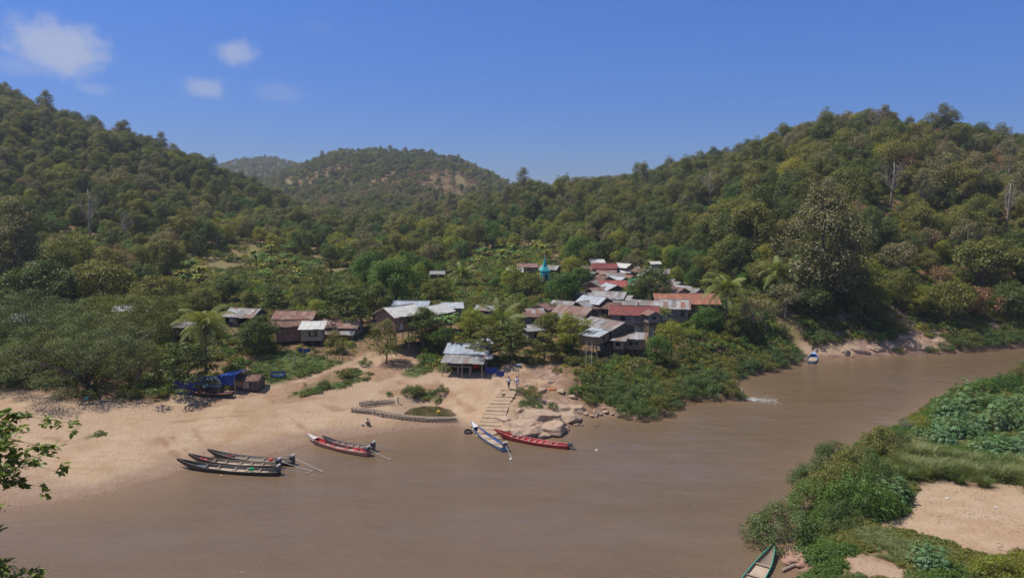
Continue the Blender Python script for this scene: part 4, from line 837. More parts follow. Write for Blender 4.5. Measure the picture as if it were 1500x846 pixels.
TREES = [
 (132, 345, 195, 20, P_BAR, 10, 3.2, 18, 'leafless pale tree with fine branches on the western slope'),
 (184, 352, 185, 12, P_BAR, 10, 3.2, 18, 'tall thin dead white tree against the dark slope'),
 (1040, 300, 240, 14, P_BAR, 10, 3.2, 18, 'bare grey tree low on the eastern hill'),
 (1305, 300, 215, 18, P_BAR, 10, 3.2, 18, 'bare pale tree half-way up the eastern hill'),
 (1475, 330, 190, 18, P_BAR, 10, 3.2, 18, 'leafless tree near the eastern edge of the photo'),
 (712, 492, 106, 30, P_LAY[1], 8, 4.6, 5.0, 'broad layered tree with reddish brown leaves shading the blue tarps by the stairs'),
 (752, 492, 109, 38, P_LAY[0], 8, 4.6, 5.0, 'wide dark layered tree over the shaded clearing at the top of the stairs'),
 (797, 500, 110, 26, P_LAY[1], 8, 4.6, 5.0, 'low olive tree between the layered tree and the yellowish tree'),
 (838, 483, 114, 27, P_YEL, 8, 3.4, 6.4, 'yellow-green leafy tree rising beside the stilted platform house'),
 (806, 476, 116, 24, P_OL, 10, 5.2, 8.2, 'thin olive tree with forked pale trunks beside the yellow-green tree'),
 (565, 496, 108, 24, P_FEA, 7, 2.6, 5.2, 'feathery young tree alone on the dirt slope below the whitish gable'),
 (574, 412, 150, 40, P_MAN[0], 9, 4.2, 7.2, 'big fresh green dome-shaped tree behind the village houses'),
 (505, 440, 140, 44, P_LAY[0], 8, 4.6, 5.0, 'wide dark tiered tree above the rusty pink roofs'),
 (548, 440, 138, 30, P_MAN[1], 9, 4.2, 7.2, 'dark round tree joined to the tiered tree beside the whitish gable'),
 (378, 492, 111, 33, P_MAN[1], 9, 4.2, 7.2, 'dense large-leaved tree between the coconut palm and plank house'),
 (492, 505, 112, 18, P_FEA, 7, 2.6, 5.2, 'small dark-leaved tree right in front of the grey lean-to'),
 (620, 476, 114, 30, P_MAN[1], 9, 4.2, 7.2, 'dark rounded tree between the whitish gable and the banana plant'),
 (650, 492, 112, 16, P_MAN[0], 9, 4.2, 7.2, 'bright bushy tree behind the open shelter'),
 (692, 474, 120, 24, P_YEL, 8, 3.4, 6.4, 'yellowish bushy tree behind the shiny shelter roof'),
 (268, 531, 95, 58, P_LAY[0], 8, 4.6, 5.0, 'dark tiered tree shading the boat and blue tarps on the beach'),
 (200, 525, 98, 46, P_UMB[1], 11, 8, 7.5, 'olive spreading tree between the tiered tree and twin pale trunks'),
 (120, 515, 96, 100, P_UMB[0], 12, 8.5, 9.5, 'grey-green umbrella tree with twin pale trunks at the beach edge'),
 (40, 475, 104, 92, P_UMB[0], 12, 8.5, 9.5, 'sprawling grey-green tree whose bare branches droop over the sand'),
 (190, 462, 112, 80, P_UMB[1], 11, 8, 7.5, 'wide olive umbrella tree behind the twin-trunk tree'),
 (-40, 520, 97, 80, P_UMB[0], 12, 8.5, 9.5, 'umbrella tree cut off by the edge of the photograph'),
 (60, 425, 138, 52, P_DK, 10, 5.2, 8.2, 'dense dark tree behind the umbrella trees, below the hill'),
 (150, 418, 148, 46, P_OL, 10, 5.2, 8.2, 'mid-sized olive tree behind the umbrella trees'),
 (232, 432, 136, 36, P_OL, 10, 5.2, 8.2, 'olive crown just up-slope from the coconut palm'),
 (1036, 470, 129, 25, P_MAN[0], 9, 4.2, 7.2, 'round bright green tree between the stilt houses and the yellowing palm'),
 (1072, 480, 129, 22, P_OL, 10, 5.2, 8.2, 'olive tree at the foot of the yellowing palm'),
 (955, 418, 172, 31, P_MAN[1], 9, 4.2, 7.2, 'rounded dark tree inside the village above the maroon roof'),
 (932, 430, 158, 19, P_MAN[0], 9, 4.2, 7.2, 'bright green broad-leaved tree in the middle of the roofs'),
 (826, 422, 158, 28, P_MAN[0], 9, 4.2, 7.2, 'round green tree just below the turquoise shrine'),
 (852, 405, 182, 17, P_MAN[0], 9, 4.2, 7.2, 'green tree beside the upper maroon house'),
 (778, 418, 172, 20, P_OL, 10, 5.2, 8.2, 'olive tree on the left of the turquoise shrine'),
 (752, 408, 186, 20, P_YEL, 8, 3.4, 6.4, 'yellow-green tree under the low whitish roof'),
 (878, 404, 208, 7, P_MAN[0], 9, 4.2, 7.2, 'tiny green tree squeezed among the upper roofs'),
 (805, 455, 141, 14, P_MAN[1], 9, 4.2, 7.2, 'small dark tree beside the tumbledown shacks'),
 (1232, 402, 152, 38, P_DK, 10, 5.2, 8.2, 'massive dark green tree over the small white wall by the river'),
 (1190, 440, 146, 30, P_DK, 10, 5.2, 8.2, 'dark tree with deep shade above the far blue boat'),
 (1265, 440, 148, 30, P_OL, 10, 5.2, 8.2, 'olive bushy tree between the dark tree and eroded bank'),
 (1208, 345, 184, 62, P_BIG, 16, 6.2, 12, 'tall greyish teak towering over the riverside trees'),
 (1172, 330, 196, 15, P_YEL, 8, 3.4, 6.4, 'slender golden tree beside the tall greyish teak'),
 (1150, 435, 142, 30, P_GR, 8, 4.2, 5.8, 'sparse greyish tree between the two palms and the boat'),
 (1105, 455, 139, 28, P_GR, 8, 4.2, 5.8, 'grey-brown twiggy tree beside the yellowing palm'),
 (1120, 400, 165, 26, P_OL, 10, 5.2, 8.2, 'olive tree between the two coconut palms'),
 (1318, 375, 168, 30, P_GR, 8, 4.2, 5.8, 'pale silvery tree on the slope above the eroded bank'),
 (1445, 385, 160, 44, P_OL, 10, 5.2, 8.2, 'broad olive-yellow tree high on the eastern riverside'),
 (1432, 440, 150, 26, P_ORG, 8, 3.4, 6.0, 'orange-leaved tree low on the eastern riverside'),
 (1392, 440, 150, 36, P_OL, 10, 5.2, 8.2, 'olive tree hanging over the end of the eroded bank'),
 (1340, 440, 150, 22, P_YEL, 8, 3.4, 6.4, 'light yellowish tree at the top of the eroded bank'),
 (1482, 440, 152, 34, P_DK, 10, 5.2, 8.2, 'dark tree at the far end of the riverside bushes'),
 (470, 415, 165, 22, P_FEA, 7, 2.6, 5.2, 'slim tree below the red soil scars'),
 (640, 425, 150, 22, P_OL, 10, 5.2, 8.2, 'yellowish olive tree beside the tall village palm'),
 (610, 405, 172, 20, P_YEL, 8, 3.4, 6.4, 'yellow-brown tree right of the fresh green dome tree'),
 (330, 425, 150, 26, P_DK, 10, 5.2, 8.2, 'dark tree behind the streaky roofed shed'),
 (400, 432, 145, 26, P_LAY[0], 8, 4.6, 5.0, 'tiered dark tree behind the pinkish rusty roof'),
 (300, 440, 136, 24, P_OL, 10, 5.2, 8.2, 'olive tree just behind the crown of the coconut palm'),
]
TB2 = []
for i, q in enumerate(TREES):
    Yq = solo(*q, rz=i * 1.7); TB2.append((q[0], q[1], Yq, q[3]))
# palms and bananas
PALMS = [palm_proto('coconut_palm', 5, LM['palm'], 5.6, 4.0, 22), palm_proto('coconut_palm_b', 6, LM['palm'], 7.5, 3.6, 20), palm_proto('young_palm', 8, LM['palm'], 2.6, 4.2, 16, .8)]
def plant(px, py, Y, pair, hn, s, label, name, cat, rz, parts=('trunk', 'crown'), group=None):
    c = at(px, py, Y); g0 = gz(c.x, c.y); o = empty(name, (c.x, c.y, c.z - hn * s), rz); o.scale = (s, s, s)
    link(bpy.data.objects.new(parts[0], pair[1]), o); link(bpy.data.objects.new(parts[1], pair[0]), o); tag(o, label, cat, group); return o
for q in ((298, 476, 101, PALMS[0], 5.6, 1.25, 'tall coconut palm with upright fronds beside the beach'),
          (1066, 425, 130, PALMS[1], 7.5, 1.5, 'yellowing coconut palm at the end of the orange rusted roof'),
          (1140, 400, 145, PALMS[1], 7.5, 1.5, 'coconut palm on the slope between the hill and the grey twiggy tree'),
          (676, 402, 172, PALMS[1], 7.5, 1.3, 'tall village palm standing above the treetops'),
          (738, 470, 122, PALMS[2], 2.6, 1.2, 'spiky young palm above the dark layered tree'),
          (316, 408, 170, PALMS[1], 7.5, .9, 'distant palm behind the coconut palm'),
          (430, 410, 178, PALMS[1], 7.5, .7, 'small palm among the banana plants below the soil scars'),
          (975, 458, 129, PALMS[2], 2.6, .42, 'small palm tuft beside the maroon house balcony')):
    plant(q[0], q[1], q[2], q[3], q[4], q[5], q[6], 'palm_tree', 'palm', rngT.uniform(0, 6))
BANS = [banana_proto('banana', 3, LM['lime'], 2.6, 2.2, 9, 3), banana_proto('banana_b', 4, LM['green'], 3.2, 2.4, 9, 2)]
plant(659, 468, 110, BANS[1], 3.2, 1.0, 'tall banana plant between the rounded tree and the shelter', 'banana_plant', 'banana plant', 1, ('stalk', 'leaf_crown'))
BG = [('banana plant in the yellow-green grove on the rise behind the village', [(705, 384), (718, 378), (732, 380), (745, 375), (760, 374), (776, 376), (790, 372), (700, 376), (722, 370), (740, 368), (757, 367), (690, 386), (768, 369), (748, 382), (810, 372), (728, 386), (782, 365)], 245),
      ('banana plant in the bright patch below the dry clearing', [(378, 398), (390, 392), (402, 386), (414, 382), (396, 402), (410, 396), (424, 390), (385, 384), (400, 375), (416, 372), (430, 380), (440, 392), (428, 402), (366, 392), (372, 380), (444, 402), (410, 408), (436, 410), (455, 412), (392, 412)], 215),
      ('banana plant beside the gully at the foot of the hill', [(262, 408), (274, 404), (286, 410), (268, 416), (300, 404)], 180)]
for lab, pts, Y0 in BG:
    for k, (a_, b_) in enumerate(pts):
        h = hit(a_ + rngT.uniform(-9, 9), b_ + 4 + rngT.uniform(-4, 5))
        if h is None: continue
        bi = k % 2; s = rngT.uniform(.55, 1.15)
        o = empty('banana_plant', h, rngT.uniform(0, 6), s); link(bpy.data.objects.new('stalk', BANS[bi][1]), o); link(bpy.data.objects.new('leaf_crown', BANS[bi][0]), o); tag(o, lab, 'banana plant', lab.replace('banana plant', 'banana plants'))
        TB2.append((a_, b_, h.y, 8))
# ------------------------------------------------------------------ forest scatter
rng = np.random.default_rng(5)
cand = []
def band(Y0, Y1, step, sm):
    y = Y0
    while y < Y1:
        x = -0.86 * y
        while x < .86 * y:
            cand.append((x + rng.uniform(-.5, .5) * step, y + rng.uniform(-.5, .5) * step, sm)); x += step
        y += step * .92
band(100, 260, 5.4, .86); band(260, 420, 6.0, .92); band(420, 620, 6.6, .95); band(620, 1250, 8.2, 1.05); band(1250, 1900, 10, 1.15)
C_ = np.array(cand); cx_, cy_ = C_[:, 0], C_[:, 1]; cz_ = height(cx_, cy_)
dsh_, nb_ = shore(cx_, cy_); T0 = table(cx_, cy_)
sa_, gr_, dr_ = masks(cx_, cy_)
cpx, cpy, cdep = proj(cx_, cy_, cz_); cpx5, cpyt, _ = proj(cx_, cy_, cz_ + 8)
ok = (dsh_ > 7) & ~nb_ & (sa_ < .3) & (gr_ < .3) & (cpx > -160) & (cpx < 1660) & (cpyt < 640)
ok &= rng.random(len(cx_)) > dr_ * .92
ok &= ~((T0 < 6.2) & (cpx < 860) & (cpx > 262)) | (cpy < 470)
# village area: only small trees, and none in front of a roof
vill = (cpx > 300) & (cpx < 1100) & (T0 < 13) & (cy_ < 235)
scl = C_[:, 2] * np.exp(rng.normal(0, .27, len(cx_))) * (1 + 1.3 * np.clip(fbm(cx_, cy_, 25, 2, 91), -.2, .3)) * np.where(rng.random(len(cx_)) < .06, 1.35, 1); scl = np.clip(scl, .45, 1.6); scl = np.where(cy_ > 200, scl * .82, np.where(cpx > 1150, scl * .9, scl))
scl = np.where(vill, scl * rng.uniform(.5, .95, len(cx_)), scl)
scl = np.where((cpx > 1150) & (cy_ < 230), scl * 1.15, scl)
for (a_, b_, c_, d_, Yh, hx, hy, hrad) in HB:
    ok &= ~(np.hypot(cx_ - hx, cy_ - hy) < hrad + 1.0)
for i in np.nonzero(ok)[0]:
    rp = 3.4 * scl[i] * F / cy_[i]; tp = cpy[i] - 9 * scl[i] * F / cy_[i] * .97; x0, x1 = cpx[i] - rp, cpx[i] + rp
    if cpy[i] > 365:
        for (a_, b_, c_, d_, Yh, hx, hy, hrad) in HB:
            if cy_[i] < Yh + 1 and x1 > a_ + 3 and x0 < c_ - 3 and cpy[i] > b_ and tp < d_ - 2: ok[i] = False; break
    if ok[i]:
        for (a_, b_, Yt, rt) in TB2:
            if abs(cy_[i] - Yt) < 6 and abs(cpx[i] - a_) < rt * .75 + rp * .3 : ok[i] = False; break
            if cy_[i] < Yt and abs(cpx[i] - a_) < rt * .85 + rp * .8 and cpy[i] > b_ - rt * .5 and tp < b_ + rt * .65 and cy_[i] > Yt - 70: ok[i] = False; break
# protect the shrine, palms
for (a_, b_, c_, d_, Yh) in ((780, 385, 818, 420, 190), (640, 372, 712, 440, 178), (1030, 390, 1100, 455, 133), (1110, 370, 1170, 430, 150), (265, 425, 335, 500, 108), (690, 355, 820, 385, 262), (360, 358, 450, 408, 225), (1224, 455, 1242, 470, 150), (1176, 490, 1345, 520, 150), (255, 395, 300, 415, 180), (430, 370, 510, 415, 200), (285, 355, 400, 400, 215)):
    rp = 3.0 * scl * F / cy_; tp = cpy - 8.5 * scl * F / cy_
    ok &= ~((cy_ < Yh) & (cpx + rp > a_) & (cpx - rp < c_) & (cpy > b_) & (tp < d_))
I_ = np.nonzero(ok)[0]; cx_, cy_, cz_, scl, cpx, cpy = (q[I_] for q in (cx_, cy_, cz_, scl, cpx, cpy)); vill = vill[I_]
# kinds: large patches plus chance
pn = fbm(cx_, cy_, 70, 3, 21); pn2 = fbm(cx_, cy_, 45, 3, 22); rd_ = rng.random(len(cx_)); kinds = []
HL = table(cx_, cy_)
for i in range(len(cx_)):
    r = rd_[i]; dry_ = pn[i] + (.10 if (cpx[i] > 1150 and HL[i] > 30) else 0) + (.05 if (cpx[i] < 180 and HL[i] > 25) else 0); wetk = pn2[i]
    if vill[i]: k = 'green' if r < .38 else 'dark' if r < .54 else 'olive' if r < .76 else 'lime' if r < .94 else 'grey'
    elif 270 < cpx[i] < 860 and HL[i] < 20 and cy_[i] < 340: k = 'lime' if r < .34 else 'green' if r < .60 else 'olive' if r < .82 else 'dark' if r < .92 else 'grey'
    elif cpx[i] > 1230 and cy_[i] < 200: k = 'olive' if r < .38 else 'lime' if r < .50 else 'grey' if r < .62 else 'dark' if r < .88 else 'brown' if r < .97 else 'rust'
    elif dry_ > .09: k = 'brown' if r < .24 else 'bare' if r < .30 else 'grey' if r < .60 else 'olive' if r < .86 else 'dark' if r < .95 else 'rust' if (cpx[i] > 1150 or 560 < cpx[i] < 720) else 'grey'
    elif dry_ > -.05: k = 'olive' if r < .38 else 'grey' if r < .52 else 'dark' if r < .78 else 'brown' if r < .83 else 'bare' if r < .86 else 'column' if r < .93 else 'lime' if r < .97 else 'green'
    else: k = 'dark' if r < .42 else 'olive' if r < .76 else 'grey' if r < .84 else 'column' if r < .92 else 'lime' if r < .95 else 'green'
    if HL[i] > 40 and 1000 < cpx[i] and r > .965 and dry_ > -.1: k = 'rust'
    kinds.append(rng.choice(KID[k]))
kinds = np.array(kinds); rz_ = rng.uniform(0, 6.283, len(cx_)); crad = np.array([PT[k][4] for k in kinds]) * scl; hgt = np.array([PT[k][3] for k in kinds]) * scl
# which show largest: paint crown discs near to far on a coarse picture
order = np.argsort(cy_); buf = np.full((282, 500), -1, np.int32); yy, xx = np.mgrid[0:282, 0:500]
def paint(i, px_, py_, rx_, ry_, v):
    x0, x1 = int(max(0, px_ - rx_)), int(min(499, px_ + rx_)) + 1; y0, y1 = int(max(0, py_ - ry_)), int(min(281, py_ + ry_)) + 1
    if x0 >= x1 or y0 >= y1: return
    s_ = buf[y0:y1, x0:x1]; m_ = (((xx[y0:y1, x0:x1] - px_) / rx_) ** 2 + ((yy[y0:y1, x0:x1] - py_) / ry_) ** 2 < 1.05) & (s_ == -1); s_[m_] = v
obs = sorted([(b_[4], 'h', b_) for b_ in HB] + [(b_[2], 't', b_) for b_ in TB2] , key=lambda q: q[0]); oi_ = 0
for i in order:
    while oi_ < len(obs) and obs[oi_][0] < cy_[i]:
        _, kk, b_ = obs[oi_]; oi_ += 1
        if kk == 'h': paint(0, (b_[0] + b_[2]) / 6, (b_[1] + b_[3]) / 6, (b_[2] - b_[0]) / 6 * .8, (b_[3] - b_[1]) / 6 * .9, -2)
        else: paint(0, b_[0] / 3, b_[1] / 3, b_[3] / 3, b_[3] / 3 * .8, -2)
    ux_, uy_, _ = proj(cx_[i], cy_[i], cz_[i] + hgt[i] * .62); paint(i, ux_ / 3, uy_ / 3, max(.6, crad[i] * F / cy_[i] / 3), max(.6, hgt[i] * .36 * F / cy_[i] / 3), i)
cnt = np.bincount(buf[buf >= 0], minlength=len(cx_))
NBIG = 235
big = np.argsort(-cnt)[:NBIG]; big = set(int(b) for b in big if cnt[b] > 3)
KN = {'dark': 'dark green', 'olive': 'olive green', 'grey': 'dull grey-green', 'column': 'tall narrow', 'bare': 'nearly leafless pale', 'brown': 'thin brownish', 'lime': 'yellow-green', 'green': 'fresh green', 'rust': 'rusty red'}
def zone(i):
    if vill[i]: return 'standing among the houses' if cpx[i] > 560 else 'growing on the flat behind the western houses'
    if cpx[i] < 460: return 'on the wooded slope west of the village' if HL[i] > 14 else 'in the belt below the western hill'
    if cpx[i] < 1000: return 'on the low ridge behind the village'
    return 'on the lower slope of the eastern hill' if cy_[i] < 215 else 'high on the eastern hill'
for i in sorted(big):
    k = PT[kinds[i]][2]; lab = f'{KN[k]} forest tree {zone(i)}'
    put_tree(kinds[i], cx_[i], cy_[i], cz_[i], scl[i], rz_[i], lab, lab.replace('tree', 'trees'), 'forest_tree')
rest = np.array([i for i in range(len(cx_)) if i not in big and (cnt[i] > 0 or rng.random() < .55)])
bare = [tree_proto('bare', 120, LM['brown'], 9, 3.2, 6, 30, 1, .1, 'round', .2, PALE)]
coll = hold('forest_kinds', [(None, q[0]) for q in PT] + [(None, q[1]) for q in PT])
NP_ = len(PT); tr_ = rest[(cy_[rest] < 700)]
pts = np.concatenate([np.stack([cx_[rest], cy_[rest], cz_[rest]], 1), np.stack([cx_[tr_], cy_[tr_], cz_[tr_]], 1)])
scatter('hill_forest', pts, np.concatenate([rz_[rest], rz_[tr_]]), np.concatenate([scl[rest], scl[tr_]]), np.concatenate([kinds[rest], kinds[tr_] + NP_]), coll, 'dense mixed forest covering the hills around the village')
print('forest', len(cx_), 'big', len(big), 'rest', len(rest))
# ------------------------------------------------------------------ undergrowth
UB = [bush_mesh('low_bush_0', 201, LM['olive'], 1.5, 1.3, 14, 34, .30), bush_mesh('low_bush_1', 202, LM['dark'], 1.6, 1.5, 16, 34, .30), bush_mesh('low_bush_2', 203, LM['green'], 1.3, 1.1, 12, 34, .28),
      bush_mesh('low_bush_3', 204, LM['grey'], 1.5, 1.2, 12, 26, .28), bush_mesh('low_bush_4', 205, LM['lime'], 1.2, 1.0, 12, 30, .28), blade_mesh('tall_tuft', 206, LM['straw'], 60, 1.0, .5, .03), blade_mesh('short_tuft', 207, LM['grass'], 60, .45, .6, .03, .3)]
ucoll = hold('undergrowth_kinds', [(None, q) for q in UB])
def ugen(n, ylo, yhi):
    y = np.exp(rng.uniform(math.log(ylo), math.log(yhi), n)); x = y * rng.uniform(-.8, .8, n); return x, y
x, y = ugen(30000, 84, 420); z = height(x, y); d, nb = shore(x, y); s1, g1, d1 = masks(x, y); px_, py_, _ = proj(x, y, z)
k = (d > 1.2) & ~nb & (s1 < .15) & (g1 < .2) & (rng.random(len(x)) > d1 * .75) & (py_ < 640) & ~((px_ > 735) & (px_ < 850) & (y < 108) & (rng.random(len(x)) < .93))
for (a_, b_, c_, d_, Yh, hx, hy, hrad) in HB:
    if hy < 260: k &= ~(np.hypot(x - hx, y - hy) < hrad * .85)
dens_ = np.where(y > 200, .6, 1) * np.where((fbm(x, y, 7, 3, 44) > .03) & (y < 135) & (px_ < 860), .25, 1); k &= rng.random(len(x)) < dens_
x, y, z = x[k], y[k], z[k]
scatter('undergrowth', np.stack([x, y, z - .1], 1), rng.uniform(0, 6.28, len(x)), rng.uniform(.5, 1.35, len(x)) * np.interp(y, [84, 140, 420], [.62, 1, 2.0]) * np.where((((px_[k] > 850) & (px_[k] < 1010) & (py_[k] > 480)) | ((px_[k] > 395) & (px_[k] < 620))) & (py_[k] > 470) & (py_[k] < 528), .5, 1), rng.choice(6, len(x), p=[.27, .15, .22, .10, .18, .08]), ucoll, 'low bushes and weeds filling the ground between trees and houses')
# ------------------------------------------------------------------ riverside bushes
RB = [bush_mesh(f'river_bush_{i}', 300 + i, LM['willow' if i != 2 else 'olive'], 2.0, 2.6, 34, 95, .20, .32, .25, .62) for i in range(4)]
NBU = [bush_mesh(f'near_bush_{i}', 320 + i, LM[k], 2.0, 2.4, 46, 115, .165, .35, .3, .55) for i, k in enumerate(('willow', 'olive', 'green', 'willow'))]
LIMEB = bush_mesh('lime_bush', 330, LM['lime'], 1.6, 1.8, 34, 130, .13, .4, .3, .5)
STEM = twig_mesh('bush_stem', 9, 1.4, .9, 4, BARK, .04)
def star_bush(name, seed, mt_, r=1.8, h=2.4, n=260, ls=.42):
    rng = np.random.default_rng(seed); d = rng.normal(0, 1, (n, 3)); d /= np.linalg.norm(d, axis=1)[:, None]; d[:, 2] = abs(d[:, 2])
    q = rng.uniform(.55, 1.05, n)[:, None] * (1 + .22 * np.sin(3 * np.arctan2(d[:, 1], d[:, 0]) + seed))[:, None]; C = d * q * np.array([r, r, h]); N = d + np.array([0, 0, 1.1]) + rng.normal(0, .3, (n, 3)); N /= np.linalg.norm(N, axis=1)[:, None]
    V = []; Fq = []; fv = []
    for i in range(n):
        nn = N[i]; t = rng.normal(0, 1, 3); t -= nn * t.dot(nn); t /= np.linalg.norm(t); b = np.cross(nn, t); s = ls * rng.uniform(.7, 1.25); v = np.clip(rng.normal(.5, .2), 0, 1)
        for k in range(6):
            a = k * 1.047 + rng.uniform(-.1, .1); e = t * math.cos(a) + b * math.sin(a); f = -t * math.sin(a) + b * math.cos(a); k0 = len(V)
            V += [C[i], C[i] + e * s * .30 + f * s * .12, C[i] + e * s * .58 - nn * s * .16, C[i] + e * s * .30 - f * s * .12]; Fq.append((k0, k0 + 1, k0 + 2, k0 + 3)); fv.append(v)
    return np_mesh(name, np.array(V), np.array(Fq), mt_, fattr=np.array(fv))
CAS = [star_bush(f'castor_{i}', 340 + i, LM['blue'], 1.9, 2.5, 330) for i in range(3)]
GRS = [blade_mesh(f'tall_grass_{i}', 350 + i, LM[k], 420, 1.9, .75, .022, .55) for i, k in enumerate(('straw', 'grass'))]
def shrub(p, me, s, rz, label, cat='bush', name='riverside_bush', group=None, stem=True, sz=1.0, part='foliage'):
    o = empty(name, p, rz); o.scale = (s, s, s * sz); link(bpy.data.objects.new(part, me), o)
    if stem: link(bpy.data.objects.new('stem', STEM), o)
    tag(o, label, cat, group); return o
rg2 = random.Random(4)
# far bank strip
for k, (a_, b_, s) in enumerate([(918, 607, .95), (940, 611, 1.15), (965, 607, 1.0), (985, 598, .9), (925, 592, 1.1), (950, 590, 1.2), (975, 585, 1.1), (1000, 584, 1.05), (1022, 580, 1.0), (1045, 580, 1.1), (1068, 578, .85), (1030, 566, 1.0), (1050, 560, 1.05), (1010, 568, 1.0), (1065, 556, .9), (990, 570, 1.0), (1082, 553, .95), (1100, 545, 1.05), (1120, 541, 1.0), (1140, 537, 1.1), (1158, 532, .95), (1168, 524, .8), (1072, 545, .95), (1092, 537, 1.0), (1112, 531, 1.0), (1132, 528, 1.0), (1150, 522, .9), (905, 592, .85), (890, 585, .8), (870, 578, .8), (862, 590, .6), (900, 572, .9), (930, 574, 1.0), (958, 570, 1.0), (1052, 541, .8), (880, 562, .7), (910, 558, .8), (940, 556, .8), (968, 553, .8), (1000, 552, .85), (1025, 548, .8)]):
    p = hit(a_, b_)
    if p is None: continue
    lab = 'leafy riverside bush in the strip at the water below the stilt houses' if b_ > 556 and a_ < 1075 else 'leafy riverside bush in the strip leading to the far blue boat'
    o = shrub(p, RB[k % 4], s * rg2.uniform(.82, 1.05), rg2.uniform(0, 6), lab, group=lab.replace('bush', 'bushes'), sz=rg2.uniform(.85, 1.1))
p = hit(1084, 584); shrub(p, RB[1], .55, 1, 'small lone bush standing in the water at the white rapid')
for k, (a_, b_, s) in enumerate([(1385, 514, .8), (1405, 511, 1.0), (1425, 509, 1.1), (1445, 507, 1.05), (1465, 504, 1.1), (1485, 502, 1.0), (1415, 500, .9), (1440, 498, 1.0), (1475, 494, 1.0), (1500, 498, 1.0), (1520, 494, 1.1)]):
    p = hit(a_, b_); o = shrub(p, RB[k % 4], s * 1.05, rg2.uniform(0, 6), 'leafy bush lining the far waterside past the eroded bank', group='bushes lining the far waterside past the eroded bank')
for (a_, b_, s, lb) in ((1318, 517, .5, 'small bush at the water in the middle of the eroded bank'), (1365, 517, .6, 'low bush at the water near the end of the eroded bank'), (1285, 500, .8, 'dark bush half-way up the eroded bank'), (1205, 498, .9, 'dark bush just above the far blue boat'), (1310, 490, 1.1, 'yellowish bush at the top of the eroded bank')):
    shrub(hit(a_, b_), RB[int(a_) % 4], s, a_, lb)
# red shrub, magenta shrub of the village
REDB = bush_mesh('red_shrub', 360, leafmat('red_flowers', [(.22, .03, .04), (.26, .05, .05), (.2, .04, .03)]), 1.5, 2.2, 16, 50, .25)
p = at(924, 389, fitY(924, 389, 1.5, 215)); shrub((p.x, p.y, gz(p.x, p.y)), REDB, 1.0, 0, 'dark red flowering shrub among the upper village roofs', sz=1.3)
# near bank
NBL = [
 (1150, 797, 1.45, 0, 'pale willowy bush overhanging the green boat'), (1195, 752, 1.25, 2, 'dark bush right behind the pale willowy bush'), (1225, 735, 1.35, 1, 'tall olive bush in the middle of the near bank thicket'), (1262, 752, 1.3, 2, 'dark round bush bordering the bare sand patch'),
 (1190, 712, 1.05, 3, 'bush leaning over the river above the dark shadowed water'), (1245, 705, 1.25, 1, 'bush behind the tall olive bush of the thicket'), (1218, 682, 1.0, 0, 'low bush at the upstream end of the thicket'), (1285, 722, 1.1, 3, 'bush wedged between the thicket and the teal castor plant'),
 (1290, 664, 1.15, 1, 'rounded bush at the water just before the dead grey twigs'), (1310, 652, .8, 0, 'small bush beside the rounded bush and dead twigs'), (1270, 688, .8, 3, 'low bush between the thicket and rounded bush'),
 (1230, 775, .8, 0, 'low bush at the foot of the thicket near the green boat'), (1300, 745, .7, 2, 'small dark bush at the tip of the bare sand'), (1440, 576, .9, 2, 'dark bush behind the castor thicket by the water'), (1475, 572, 1.0, 2, 'large dark bush behind the castor thicket'), (1502, 562, 1.1, 1, 'olive bush beyond the castor thicket, at the bend of the bank'), (1405, 585, .8, 1, 'olive bush on the river edge of the castor thicket')]
for k, (a_, b_, s, mi, lb) in enumerate(NBL): shrub(hit(a_, b_), NBU[mi], s * 1.05, k * 1.3, lb, sz=1.0 + .3 * ((k * 5) % 4) / 3)
CSL = [(1372, 628, 1.1), (1392, 612, 1.15), (1415, 600, 1.2), (1440, 600, 1.1), (1465, 600, 1.1), (1490, 600, 1.1), (1380, 650, .9), (1402, 640, 1.1), (1430, 632, 1.2), (1458, 628, 1.25), (1488, 628, 1.3), (1440, 662, .9), (1470, 668, 1.0), (1500, 665, 1.1), (1515, 610, 1.3), (1525, 645, 1.3), (1352, 640, .7)]
for k, (a_, b_, s) in enumerate(CSL): shrub(hit(a_, b_), CAS[k % 3], s * (.72 + .42 * ((k * 7) % 5) / 4), k * 1.1, label='blue-green big-leaved castor shrub in the thicket above the tall grass', name='castor_shrub', group='blue-green big-leaved castor shrubs in the thicket above the tall grass', sz=.8 + .4 * ((k * 3) % 4) / 3)
shrub(hit(1306, 738), CAS[0], .95, 2, 'single teal castor plant standing at the edge of the bare sand', name='castor_shrub'); shrub(hit(1362, 832), CAS[1], .75, 1, 'teal castor plant on the green patch below the bare sand', name='castor_shrub')
shrub(hit(1352, 812), CAS[2], .5, 1, 'small castor plant touching the lower edge of the bare sand', name='castor_shrub')
shrub(hit(1470, 850), LIMEB, 1.1, 0, 'yellow-green bush at the bottom edge of the photo'); shrub(hit(1500, 845), LIMEB, 1.0, 2, 'yellow-green bush at the lower corner of the photo'); shrub(hit(1350, 625), LIMEB, .8, 2, 'light green bush beside the dead grey twigs')
tw = twig_mesh('dead_twigs', 12, 1.7, 1.0, 12, PALE, .03); o = tag(link(bpy.data.objects.new('dead_bush', tw)), 'leafless grey twiggy bush at the water beside the castor thicket', 'dead bush'); o.location = hit(1328, 632)
